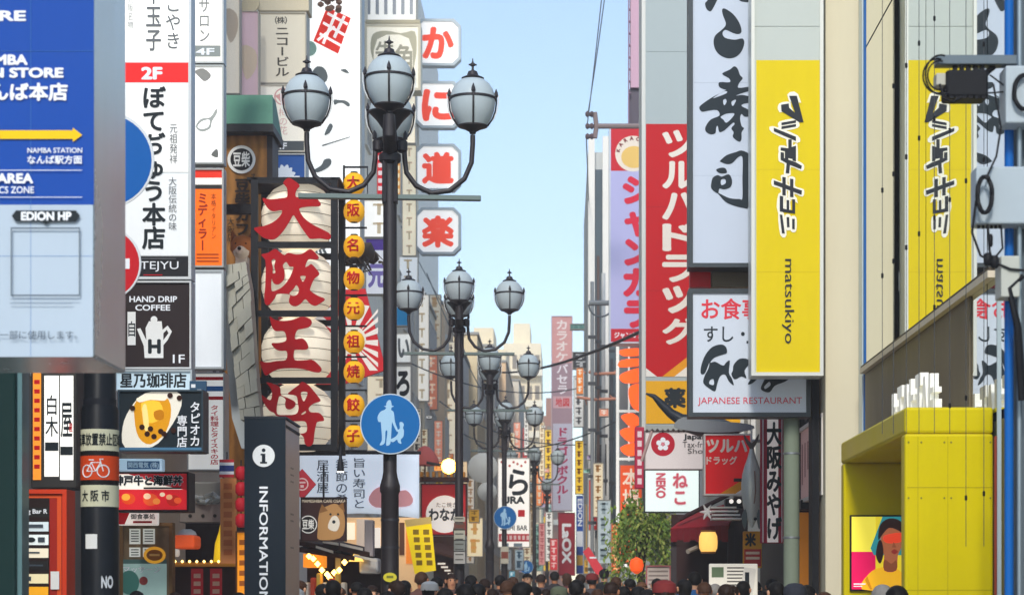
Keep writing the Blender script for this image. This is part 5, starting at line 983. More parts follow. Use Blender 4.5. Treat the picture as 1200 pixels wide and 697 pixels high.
# ================================================================== CENTRE: street lamps
LB = mat('#2a2427', .45, .1, dirt=.3); GLOBE = mat('#b6c2c5', .3, dirt=.16, scale=5)
def make_lamp(px, D, label, rot=4):
    r = empty('street_lamp', at(px, 700, D).xy.to_3d(), R(rot), label, 'street lamp', 'four globe street lamps along the street')
    H = 4.95                                                      # height of the flat cross plate
    MB().lathe([(.105, 0), (.105, .5), (.09, .55), (.086, 1.15), (.09, 1.17), (.09, 1.2), (.082, 1.22), (.08, 2.25), (.092, 2.27), (.092, 2.32), (.07, 2.4), (.062, 2.45), (.062, 5.25)], n=24).build('pole', LB, r)
    m = MB()
    for z in (1.75, 2.0): m.lathe([(.085, z), (.085, z + .02)], n=24)
    m.build('pole_bands', mat('#3a3a40', .35, .4), r)
    MB().bbox(-.83, -.035, H - .02, .83, .035, H + .025, .006).build('cross_plate', mat('#62706c', .4, .3), r)
    MB().lathe([(.062, 5.25), (.1, 5.28), (.1, 5.34), (.07, 5.36), (.07, 5.5), (.06, 5.56), (.1, 5.62), (.13, 5.66), (.19, 5.72)], n=20).build('column_head', LB, r)
    for a in (0, 90, 180, 270): MB().tube([(.07 * math.cos(R(a + 45)), .07 * math.sin(R(a + 45)), 4.9), (.07 * math.cos(R(a + 45)), .07 * math.sin(R(a + 45)), 5.3)], .022, 8).build('shaft_rod', LB, r)
    def globe(c, k=0):
        q = Vector((0, 0, 0)); m = MB(); m.lathe([(.135, .055), (.185, .13), (.215, .21), (.228, .30), (.224, .36), (.205, .42), (.17, .475), (.12, .515), (.05, .53)], q, 28)
        go = m.build('globe', GLOBE, r, c); go.scale = (.91, .91, .92)
        MB().lathe([(.03, -.02), (.035, 0), (.09, .03), (.15, .05), (.15, .062), (.12, .075)], q, 24).build('globe_base', LB, go)
        b = MB(); b.lathe([(.229, .315), (.242, .32), (.242, .335), (.229, .34)], q, 28)
        for a in (0, 90, 180, 270):
            ca, sa = math.cos(R(a - 90)), math.sin(R(a - 90)); P_ = [(.15, .06), (.198, .13), (.228, .21), (.238, .29), (.239, .35)]
            b.tube([q + Vector((x * ca, x * sa, z)) for x, z in P_], .0095, 6); b.lathe([(.004, .335), (.022, .36), (.018, .39), (.003, .43)], q + Vector((.236 * ca, .236 * sa, 0)), 8)
        b.build('globe_cage', LB, go)
        MB().lathe([(.11, .525), (.115, .535), (.06, .56), (.045, .6), (.02, .61), (.012, .62), (.012, .65), (.028, .66), (.028, .675), (.01, .69), (.004, .73)], q, 16).tube([q + Vector((-.04, 0, .668)), q + Vector((.04, 0, .668))], .009, 6).build('finial', LB, go)
        w_ = MB()
        for sx in (-1, 1): w_.tube([q + Vector((sx * x, 0, z)) for x, z in ((.15, .07), (.21, .13), (.242, .2), (.256, .28), (.258, .37))], .006, 6)
        w_.build('clear_guard', mat('#e3e6e4', .2), go)
    for a, R_, dz in ((0, .755, 0), (180, .755, 0), (270, .45, 0), (90, .52, -.02)):
        ca, sa = math.cos(R(a)), math.sin(R(a)); P2 = [(.09, 5.42), (.13, 5.42), (.135, 5.3), (.15, 5.18), (.2 + .05 * R_, 5.06), (.5 * R_, 4.995), (.72 * R_, 5.02), (.9 * R_, 5.13), (.985 * R_, 5.28), (R_, 5.45), (R_, 5.53)]
        if R_ < .7: P2 = [(.09, 5.36), (.16, 5.3), (.5 * R_ + .1, 5.22), (R_, 5.4), (R_, 5.53)]
        if a != 270: MB().tube([(x * ca, x * sa, z) for x, z in P2], .024, 10).build('arm', LB, r)
        else: MB().tube([(0, 0, 5.4), (0, -.2, 5.38), (0, -R_, 5.45), (0, -R_, 5.6)], [.07, .06, .06, .05], 12).build('arm', LB, r)
        if R_ > .7: MB().lathe([(.03, 5.36), (.05, 5.38), (.05, 5.46), (.03, 5.48)], (.11 * ca, .11 * sa, 0), 10).lathe([(.004, 5.56), (.02, 5.53), (.02, 5.48)], (.14 * ca, .14 * sa, 0), 8).build('arm_bracket', LB, r)
        globe((R_ * ca, R_ * sa, (5.56 if a != 270 else 5.63) + dz))
    return r
lamp = make_lamp(457, 18.7, 'nearest and largest street lamp, with the big round pedestrian sign')
for px, D, lab, rz in ((538, 30.7, 'second street lamp, with notices strapped round its pole', 3), (574, 40, 'third street lamp, in front of the beige towers', 2), (591, 51, 'fourth street lamp, carrying a smaller blue pedestrian sign', 5), (626, 66, 'fifth street lamp, right of the white brush character sign', 1), (641, 84, 'sixth and farthest street lamp, near the pale pink karaoke sign', 0)):
    c = copy_tree(lamp); c.location = at(px, 700, D).xy.to_3d(); c.rotation_euler.z = R(rz); c['label'] = lab
# pedestrian signs
MAN = [[(619, 100), (626, 99), (627, 91), (633, 82), (640, 82), (643, 92), (644, 98), (651, 101), (644, 104), (642, 112), (650, 120), (654, 150), (663, 175), (659, 179), (648, 158), (645, 150), (643, 170), (640, 215), (630, 224), (626, 218), (630, 180), (624, 180), (622, 215), (608, 223), (607, 218), (613, 205), (611, 170), (609, 150), (603, 150), (599, 135), (608, 118), (622, 111), (626, 105)]]
KID = [[(668, 152), (676, 150), (682, 158), (679, 168), (682, 178), (680, 196), (672, 205), (674, 218), (664, 214), (660, 205), (648, 213), (638, 206), (655, 196), (664, 184), (660, 176), (669, 170)]]
def ped(label, cx, cy, rr, D):
    g = Sign('pedestrian_sign', label, 'traffic sign', (cx - rr, cy - rr, cx + rr, cy + rr), D, 'round blue pedestrian signs'); k = D / F
    MB().lathe([(rr * k, 0), (rr * k, .012)], (0, 0, rr * k), 44, 'y').build('disc', mat('#c9d6dd', .4), g.root)
    g.disc(cx, cy, rr * .965, mat('#0f68ac', .35, dirt=.06), 'face', n=44); q = 35 / rr
    PC = mat('#a9d2ee', .4)
    for lo in (MAN, KID): g.poly([[(cx + ((p[0] - 640) / 2.712 + .2) / q, cy + ((p[1] - 156) / 2.712) / q) for p in l] for l in lo], PC, 'pictogram', True)
    MB().box(-.06, .0125, rr * k - .05, .06, .05, rr * k + .05).build('clamp', GREY_METAL, g.root)
ped('big round blue sign with adult and child on the nearest lamp', 457.5, 496.5, 35.5, 18.56); ped('smaller round blue pedestrian sign on the fourth lamp', 592, 606, 13.5, 50.8); ped('tiny round blue pedestrian sign far down the street', 617, 664, 8, 64)
g = Sign('strapped_notice', 'stack of old notices strapped round the second lamp pole', 'notice', (531.5, 604, 545.5, 662), 30.5)
for a, b, c in ((605, 611, '#b8b3a0'), (612, 620, '#7a4a3c'), (621, 632, '#bdb9a6'), (633, 645, '#8c8f88'), (646, 660, '#b9b6ae')): MB().box(g.X(532), -.0, g.Z(b), g.X(545), .02, g.Z(a)).build('notice', mat(c, .6), g.root)
g.marks([(533.5, 606.5 + 6 * i, 543, 608 + 6 * i) for i in range(9)], mat('#5c5a52', .6))
g = Sign('strapped_notice', 'pale plate strapped on the fourth lamp pole below its blue sign', 'notice', (587, 640, 596, 660), 50.8); g.panel(mat('#c9c3ae', .6), .03); g.rect(587.5, 646, 595.5, 654, mat('#8d4a3a', .6))
e = Sign('yellow_sticker', 'round yellow sticker low on the nearest lamp pole', 'sticker', (449, 668, 465, 684), 18.58); e.disc(457, 676, 8, mat('#d6c93a', .45), 'disc', ry=5.5); e.marks([(453, 674, 461, 677)], mat('#7a7a2a', .5)); 
# grey disc mirror pair seen from the back
for lab, cx, cy, rr, D in (('larger round grey mirror back, left of the third lamp pole', 566, 548, 17, 54), ('smaller round grey mirror back under the larger one', 571, 576, 11, 54)):
    e = empty('street_mirror', at(cx, cy, D), 0, lab, 'mirror'); q = D / F; MB().lathe([(rr * q, 0), (rr * q * 1.04, -.03), (rr * q * .8, -.09), (.02, -.13)], (0, 0, 0), 28, 'y').build('shell', mat('#c4c5bf', .5, dirt=.2), e); MB().tube([(0, .05, 0), (.18, .1, -.1)], .03, 8).build('bracket', GREY_METAL, e)

# ------------------------------------------------------------------ street signs in the distance
g = Sign('takoyaki_sign', 'red sign with white disc and black brush lettering under a dark roof', 'sign', (493, 566, 547, 627), 46)
g.panel(mat('#c4222a', .5, emit=.15), .3, mat('#5c1a1a', .5), 1.5); g.disc(521, 602, 22, mat('#f2ece4', .5, emit=.3)); g.text('たこ焼き', 511, 588, 535, 594, mat('#6a605a', .5), bold=.01); g.text('わなか', 502, 595, 540, 610, INK, bold=.04)
MB().box(g.X(490), -.4, g.Z(564), g.X(549), .3, g.Z(560)).build('roof_edge', mat('#3a2018', .6), g.root)
m = MB()
for i in range(8): m.box(g.X(493 + i * 7), -.2, g.Z(559), g.X(496 + i * 7), .2, g.Z(553))
m.build('roof_tile', mat('#c98a2a', .5), g.root)
g = Sign('yellow_banner', 'bright yellow tilted banner hanging left of the second lamp', 'banner', (474, 604, 512, 672), 33)
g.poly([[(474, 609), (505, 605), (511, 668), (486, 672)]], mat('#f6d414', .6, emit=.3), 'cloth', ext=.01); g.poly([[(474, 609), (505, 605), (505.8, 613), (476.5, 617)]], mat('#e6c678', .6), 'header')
for k in range(2):
    g.marks([(484 + k * 12 + i * 1.0, 620 + i * 9, 491 + k * 12 + i * 1.0, 626 + i * 9) for i in range(5)], mat('#a8881a', .6), 'blurred_writing')
g = Sign('brush_character_sign', 'white vertical sushi bar sign with one big black brush character', 'sign', (583, 536, 621, 641), 58)
g.panel(mat('#ece7de', .5, emit=.35), .4, mat('#b8b2a8', .5), 1); g.text('ら', 596, 549, 619, 580, INK, bold=.03); g.text('URA', 588, 581, 615, 590, INK, bold=.05)
for i in range(7): g.disc(588 + i * 4.6, 541 + (i % 3) * 2.2, 1.5, mat('#c9584e', .5), 'red_dot', n=10); g.k -= .8
g.k += 1; g.text('SUSHI BAR', 586, 615, 618, 621, INK, bold=.02); g.rect(607, 597, 615, 605, RED); g.rect(584.5, 625, 620, 634, mat('#c8323a', .5)); g.marks([(587 + i * 5, 627, 590 + i * 5, 632) for i in range(7)], mat('#f0cfc8', .5)); g.marks([(590, 636, 596, 640.5), (602, 636, 612, 640.5)], mat('#7d8a92', .5))
e = empty('lit_lamp', at(526, 546, 44.5), 0, 'glowing warm round lamp above the red takoyaki sign', 'lamp'); MB().lathe([(.01, -.17), (.12, -.12), (.17, 0), (.12, .12), (.01, .17)], n=20).build('bulb', ('#ffb84a', dict(emit=9, dirt=0)), e); MB().tube([(0, .2, 0), (-.5, .3, .1)], .03, 8).build('bracket', BLACK_METAL, e)
e = empty('red_parasol', at(498, 545, 47), 0, 'curved red parasol shape beside the glowing lamp', 'parasol'); MB().lathe([(.34, 0), (.31, .15), (.22, .3), (.11, .41), (.02, .45)], n=20).build('canopy', mat('#d86a60', .6), e); MB().tube([(0, 0, -1), (0, 0, .4)], .02, 8).build('stick', mat('#6a5240', .6), e)
rnd = random.Random(21)
FAR = [ # label, box, D, colour, mark colour, emission
 ('tall cream vertical sign left of the second lamp head', (503, 345, 517, 410), 76, '#efe0c4', '#c9a878', .1), ('salmon banner sign behind the second lamp pole', (498, 415, 513, 480), 72, '#e38a6a', '#f3ddc8', .15),
 ('pale lit sign with dark strokes above the red parasol', (484, 478, 494, 530), 60, '#e9dcc6', '#4d4640', .1), ('orange lit panel left of the glowing lamp', (508, 540, 520, 552), 52, '#f0a04a', '#c8501e', .5),
 ('white vertical sign between second and third lamp poles', (546, 560, 556, 660), 70, '#efe4d2', '#b58a5a', .2), ('cream wide shopfront sign low between the lamps', (547, 606, 566, 652), 62, '#efdcb2', '#c79a52', .3),
 ('ochre hanging sign right of the second lamp pole', (549, 596, 562, 612), 57, '#c9982e', '#7a5614', .15), ('pink vertical sign right of the fifth lamp pole', (631, 612, 639, 662), 78, '#e29a96', '#b84a50', .15),
 ('teal vertical sign right of the fifth lamp', (641, 560, 647, 640), 96, '#5c9c9c', '#dce8e4', .1), ('peach vertical sign among the far lamps', (603, 560, 611, 600), 110, '#e8b58c', '#b8643c', .2),
 ('red small sign low beside the dark red duty free sign', (644, 630, 654, 668), 68, '#d2323c', '#f0d0cc', .15), ('orange looped neon sign under the pale pink karaoke sign', (634, 570, 652, 590), 88, '#e8744a', '#f6e0cc', .4),
 ('white sign with dark writing under the brush character sign', (586, 643, 600, 668), 60, '#c9d2d6', '#5a646a', .1), ('pale blue sign low beside the brush character sign', (603, 643, 614, 668), 62, '#b9cdd8', '#4a6a80', .1),
 ('beige vertical sign under the apartment towers', (618, 560, 628, 650), 120, '#e6cfa8', '#a8834e', .15), ('white black framed sign high on the finned building', (671, 412, 690, 432), 62, '#3a3d42', '#c9cdd0', .05),
 ('green grey bar sign jutting out above the finned building', (668, 379, 690, 386), 68, '#4f7a78', '#7aa09c', .05), ('slim white sign with black marks beside the pale pink karaoke sign', (672, 440, 684, 500), 72, '#d9d9d6', '#4a4c50', .1),
 ('dark vertical sign at the foot of the finned building', (699, 520, 711, 580), 55, '#33363c', '#5d6168', .0), ('tan column sign right of the blue vertical sign', (686, 590, 696, 672), 60, '#b9965a', '#7a5c2c', .05),
 ('white blue panel sign low by the willow', (700, 585, 716, 660), 50, '#b9c8cc', '#8a9ca2', .05), ('yellow sign low at the street end by the flag', (684, 655, 692, 672), 58, '#d8a83a', '#8a6414', .1),
 ('cyan lit shop sign deep in the street', (596, 668, 604, 682), 70, '#5aa4bc', '#d8e8ec', .2), ('orange lit stall panel left of the willow', (716, 612, 728, 672), 46, '#d85a22', '#f0c08a', .25),
 ('white clinic sign strip far left of the street', (524, 640, 531, 668), 60, '#ddd8cc', '#a84038', .1), ('red white stall sign under the takoyaki sign', (508, 629, 532, 642), 44, '#d83a2a', '#f3d8b0', .4)]
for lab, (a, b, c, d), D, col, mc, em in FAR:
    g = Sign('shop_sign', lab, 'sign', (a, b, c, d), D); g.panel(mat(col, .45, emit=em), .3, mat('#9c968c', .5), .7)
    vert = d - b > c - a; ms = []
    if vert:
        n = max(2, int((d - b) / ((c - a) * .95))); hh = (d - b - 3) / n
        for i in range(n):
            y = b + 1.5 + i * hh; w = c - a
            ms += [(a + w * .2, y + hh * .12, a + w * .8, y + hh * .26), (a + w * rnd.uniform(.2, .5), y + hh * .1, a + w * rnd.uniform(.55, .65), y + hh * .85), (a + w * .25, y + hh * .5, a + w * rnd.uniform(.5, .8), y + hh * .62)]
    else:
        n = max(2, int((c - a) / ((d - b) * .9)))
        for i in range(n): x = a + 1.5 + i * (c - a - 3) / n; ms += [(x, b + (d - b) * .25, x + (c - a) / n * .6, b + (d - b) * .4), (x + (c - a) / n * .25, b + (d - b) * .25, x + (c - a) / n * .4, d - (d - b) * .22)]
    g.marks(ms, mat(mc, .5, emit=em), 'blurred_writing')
# thin overlapping signs and awnings crowding the far street
REG = [((541, 560, 470, 668), (88, 118), 'between the second and third lamps'), ((594, 622, 470, 600), (96, 150), 'above and right of the fourth lamp'), ((606, 650, 590, 672), (80, 130), 'low right of the fourth lamp'), ((466, 534, 476, 600), (60, 86), 'between the first and second lamps'), ((673, 716, 430, 660), (52, 56), 'before the finned building'), ((628, 648, 490, 600), (90, 130), 'left of the pale pink karaoke sign')]
PAL = [('white', '#f1eee6', '#77706a'), ('cream', '#f3e4c2', '#a8783c'), ('salmon', '#ee9a7c', '#fbeee2'), ('yellow', '#f2c832', '#7a4a10'), ('red', '#dc3434', '#f8e4dc'), ('sky blue', '#8fc4dc', '#f4f8fa'), ('orange', '#f28a36', '#fdf0dc'), ('lilac', '#b9a8cc', '#5c4a78'), ('mint', '#a4d4c4', '#2c6a5c')]
rf = random.Random(77)
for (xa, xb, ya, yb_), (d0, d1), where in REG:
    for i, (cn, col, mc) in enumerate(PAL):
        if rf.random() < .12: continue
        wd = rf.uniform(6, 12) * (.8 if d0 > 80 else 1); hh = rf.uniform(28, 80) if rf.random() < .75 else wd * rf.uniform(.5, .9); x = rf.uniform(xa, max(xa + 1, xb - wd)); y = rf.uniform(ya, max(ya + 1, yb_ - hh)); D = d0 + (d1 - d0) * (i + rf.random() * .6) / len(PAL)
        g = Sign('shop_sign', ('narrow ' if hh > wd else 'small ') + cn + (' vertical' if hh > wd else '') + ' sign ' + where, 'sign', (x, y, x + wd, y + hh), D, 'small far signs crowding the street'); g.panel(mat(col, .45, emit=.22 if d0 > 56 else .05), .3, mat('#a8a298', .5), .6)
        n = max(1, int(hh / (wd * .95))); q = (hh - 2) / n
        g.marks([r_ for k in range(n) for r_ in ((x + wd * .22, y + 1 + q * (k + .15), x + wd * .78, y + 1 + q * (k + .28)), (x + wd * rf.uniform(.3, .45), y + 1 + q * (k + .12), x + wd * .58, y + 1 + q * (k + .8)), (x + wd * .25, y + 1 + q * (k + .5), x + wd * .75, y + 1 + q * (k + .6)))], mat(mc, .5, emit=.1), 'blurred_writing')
# conduit poles on the finned building
for i, (px, y0, wd, c) in enumerate(((694, 330, 2.2, '#8a8f92'), (701, 300, 1.8, '#6a5a55'), (707, 320, 2.4, '#c9cbca'), (717, 420, 1.6, '#55585e'))):
    e = empty('conduit_pole', at(px, 700, 53 + i).xy.to_3d(), 0, ('pale grey', 'rusty brown', 'whitish', 'thin dark')[i] + ' vertical conduit pole before the finned building', 'pole'); q = (53 + i) / F; MB().lathe([(wd * q, 0), (wd * q, EYE + (700 - y0) * q)], n=12).build('shaft', mat(c, .5), e); m = MB()
    for k in range(6): m.box(-wd * q * 2.2, -wd * q * 1.2, 2 + k * 1.2, wd * q * 2.2, wd * q * 1.2, 2.08 + k * 1.2)
    m.build('clips', mat('#4a4d52', .5), e)

# ------------------------------------------------------------------ lower left stalls, some fittings glow to lift the dark low zone
g = Sign('drinks_stall', 'stall with bulb lit counter and dark red menu panels left of the information pillar', 'stall', (205, 610, 290, 815), 21.5)
MB().box(g.X(205), .6, g.Z(815), g.X(290), .7, g.Z(610)).build('back_wall', mat('#241c1c', .7), g.root); MB().box(g.X(208), -.2, g.Z(815), g.X(283), .58, g.Z(664)).build('counter', mat('#3a2420', .6), g.root); g.front = -.2
MB().box(g.X(206), -.26, g.Z(664), g.X(284), .1, g.Z(659)).build('counter_edge', mat('#a67a2a', .5), g.root)
for a, b in ((228, 242), (250, 264)): g.rect(a, 666, b, 800, mat('#9c242a', .5, emit=.15), 'menu_panel'); g.marks([(a + 3, 672 + i * 9, b - 3, 677 + i * 9) for i in range(4)], mat('#d9b8a0', .5))
for i in range(9): MB().lathe([(.004, -.015), (.016, 0), (.004, .015)], (g.X(211 + i * 8.4), -.28, g.Z(658)), 10).build('bulb', ('#ffcf70', dict(emit=3, dirt=0)), g.root)
MB().lathe([(10 * g.s, 0), (8 * g.s, 22 * g.s), (3.5 * g.s, 36 * g.s), (2 * g.s, 44 * g.s)], (g.X(258), .1, g.Z(658)), 18).build('yellow_cone_lamp', ('#d9b416', dict(emit=.3)), g.root)
MB().bbox(g.X(200), .1, g.Z(642), g.X(226), .5, g.Z(626), .03).build('popcorn_case', ('#e0592a', dict(emit=.25)), g.root); MB().lathe([(12 * g.s, 0), (10 * g.s, 4 * g.s), (5 * g.s, 7 * g.s)], (g.X(213), .3, g.Z(625.6)), 16).build('case_lid', mat('#c9ccc6', .4), g.root)
MB().bbox(g.X(196), -.1, g.Z(652), g.X(210), .05, g.Z(643), .02).build('white_tray', mat('#eee6da', .5, emit=.2), g.root)
e = empty('kitchen_hood', at(235, 612, 23), 0, 'stainless hood box with pipes over the bulb lit stall', 'hood'); q = 23 / F
MB().bbox(-25 * q, 0, 0, 26 * q, .6, 22 * q, .01).build('box', mat('#a79a90', .35, .5, dirt=.25), e); MB().bbox(-22 * q, .1, 22.5 * q, 22 * q, .5, 48 * q, .01).build('upper_duct', mat('#8f8d86', .4, .4, dirt=.25), e); m = MB()
for i in range(5): m.tube([((-20 + i * 9) * q, -.05, (24 + i % 2 * 6) * q), ((-10 + i * 9) * q, -.1, (33 - i % 3 * 5) * q), ((-6 + i * 9) * q, -.04, 28 * q)], .03, 8)
m.build('pipes', mat('#d6d6d0', .3, .6), e); m = MB()
for a in (-12, 3, 17): m.lathe([(.02, -.01), (.02, .0)], (a * q, -.006, 8 * q), 10, 'y')
m.build('bolts', mat('#3a3634', .5), e)
g = Sign('thai_flag', 'small Thai flag hanging above the orange streamer', 'flag', (257, 538, 274, 559), 20)
vs = []
for (a, b, c) in ((538, 541.5, '#c9343c'), (541.5, 545, '#e8e6e6'), (545, 552, '#30407e'), (552, 555.5, '#e8e6e6'), (555.5, 559, '#c9343c')): MB().box(g.X(257), 0, g.Z(b), g.X(274), .01, g.Z(a)).build('stripe', mat(c, .7), g.root)
MB().tube([(0, .02, 0), (0, .02, 30 * g.s)], .006, 6).build('string', BLACK_METAL, g.root)
g = Sign('orange_streamer', 'faded orange pink vertical streamer banner below the Thai flag', 'banner', (258, 560, 277, 660), 20.4); g.panel(mat('#dd8d52', .7), .02); g.marks([(262, 566 + i * 11, 272, 573 + i * 11) for i in range(8)], mat('#c46a3a', .7), 'blurred_writing')
g = Sign('red_lantern_row', 'column of dark red cloth lanterns left of the information pillar', 'lantern column', (276, 545, 289, 620), 19.5)
for i in range(4): MB().lathe([(.03, 0), (.055, .03), (.055, .1), (.03, .13)], (0, 0, .02 + i * .15), 14).build('lantern', mat('#a81a26', .5, emit=.05), g.root)
MB().tube([(0, 0, 0), (0, 0, .66)], .006, 6).build('cord', BLACK_METAL, g.root)
g = Sign('orange_booth', 'warm orange lit booth panel behind the information pillar', 'booth', (276, 622, 292, 900), 20.2); g.panel(mat('#e08a1a', .5, emit=.3), .3, mat('#5a3416', .5), 1.5); g.marks([(280, 632 + i * 12, 288, 638 + i * 12) for i in range(5)], mat('#a0561a', .5))
# stalls right of the pillar
e = empty('tiled_stall', at(400, 700, 27).xy.to_3d(), 0, 'dark wooden stall with pale edged roof boards and warm bulbs', 'stall'); q = 27 / F; sx = lambda px: (px - 400) * q; sz = lambda py: EYE + (700 - py) * q
rr = random.Random(6); m = MB()
for (a, b, c, d) in ((352, 634, 398, 641), (384, 636, 436, 648), (356, 642, 420, 652)):
    p = [(sx(a), -.5, sz(b)), (sx(c), -.5, sz(d)), (sx(c), .6, sz(d - 6)), (sx(a), .6, sz(b - 6))]; m.add(p + [(u[0], u[1], u[2] - .06) for u in p], [(0, 1, 2, 3), (7, 6, 5, 4), (0, 4, 5, 1), (1, 5, 6, 2), (2, 6, 7, 3), (3, 7, 4, 0)])
m.build('roof', mat('#4b2f26', .7, kind='wood'), e); m = MB()
for (a, b, c, d) in ((384, 634, 402, 637), (404, 637, 430, 643), (376, 640, 396, 646), (420, 650, 446, 656)): m.add([(sx(a), -.56, sz(b)), (sx(c), -.56, sz(d)), (sx(c), -.56, sz(d + 3)), (sx(a), -.56, sz(b + 3)), (sx(a), -.53, sz(b)), (sx(c), -.53, sz(d)), (sx(c), -.53, sz(d + 3)), (sx(a), -.53, sz(b + 3))], [(0, 3, 2, 1), (4, 5, 6, 7), (0, 1, 5, 4), (2, 3, 7, 6), (1, 2, 6, 5), (0, 4, 7, 3)])
m.build('pale_roof_edge', mat('#e6dccb', .6), e); MB().box(sx(352), .7, 0, sx(446), .8, sz(640)).build('back_wall', mat('#2c1d18', .8), e); MB().box(sx(396), -.3, 0, sx(402), -.22, sz(640)).build('post', mat('#8c8d88', .5), e); MB().box(sx(352), -.4, 0, sx(446), .3, 1.15).build('counter', mat('#5d4330', .7, kind='wood'), e)
for (a, b) in ((372, 655), (377, 661), (382, 668), (388, 673), (396, 671), (402, 668), (391, 677), (408, 659), (367, 652)): MB().lathe([(.004, -.04), (.04, 0), (.004, .04)], (sx(a), -.45, sz(b)), 12).build('bulb', ('#ffc65c', dict(emit=5, dirt=0)), e)
MB().box(sx(353), .2, sz(664), sx(376), .68, sz(648)).build('lit_shelf', ('#e08420', dict(emit=.8)), e); MB().lathe([(.03, .1), (.1, 0)], (sx(421), -.4, sz(658)), 14, caps=False).build('lamp_shade', ('#f0c060', dict(emit=1.2)), e)
MB().bbox(sx(424), -.35, sz(672), sx(446), .1, sz(654), .03).build('white_parcel', mat('#d8d6d0', .6), e); MB().bbox(sx(430), -.34, sz(652), sx(440), -.1, sz(610), .01).build('pale_figure_panel', mat('#c9bcb8', .6), e)
for i in range(7): MB().bbox(sx(362 + i * 7), -.5, 1.16, sx(367 + i * 7), -.2, 1.5 + .06 * (i % 3), .02).build('goods_box', mat(('#c9c2b4', '#b8452c', '#d9b04a')[i % 3], .6, dirt=.3, emit=.1), e)
e = empty('shop_interior', at(450, 700, 34).xy.to_3d(), 0, 'warm lit shop interior wall behind the nearest lamp pole', 'shop front'); q = 34 / F; sx = lambda px: (px - 450) * q; sz = lambda py: EYE + (700 - py) * q
MB().box(sx(404), 0, 0, sx(494), .1, sz(606)).build('wall', mat('#dcb484', .7, emit=.3), e)  # wall itself glows, in place of shop lamps
for i, (a, b, c, d, col, em) in enumerate(((406, 612, 416, 632, '#f0e2c4', .5), (418, 608, 432, 640, '#d9c4b0', .2), (434, 618, 446, 655, '#efe6da', .3), (468, 612, 474, 650, '#6a4632', 0), (476, 618, 492, 660, '#d87a2a', .4))): MB().box(sx(a), -.02 - i * .003, sz(d), sx(c), -.004, sz(b)).build('lit_panel', mat(col, .6, emit=em), e)
e = empty('dark_canopy', at(522, 700, 42).xy.to_3d(), 0, 'low dark stall canopy with white lit slats between first and second lamp', 'canopy'); q = 42 / F; sx = lambda px: (px - 522) * q; sz = lambda py: EYE + (700 - py) * q
MB().box(sx(508), 0, 0, sx(532), .1, sz(628)).build('back_wall', mat('#40251c', .7), e); p = [(sx(506), -.8, sz(645)), (sx(534), -.8, sz(652)), (sx(534), 0, sz(640)), (sx(506), 0, sz(634))]; MB().add(p + [(u[0], u[1], u[2] - .05) for u in p], [(0, 1, 2, 3), (7, 6, 5, 4), (0, 4, 5, 1), (1, 5, 6, 2), (2, 6, 7, 3), (3, 7, 4, 0)]).build('roof', mat('#4a2a1e', .7), e)
m = MB()
for i in range(4): m.box(sx(513 + i * 4), -.04 - .002 * i, sz(661 + i * 4), sx(522 + i * 3), -.01, sz(659 + i * 4))
m.build('lit_slats', ('#f6ead8', dict(emit=.5)), e)
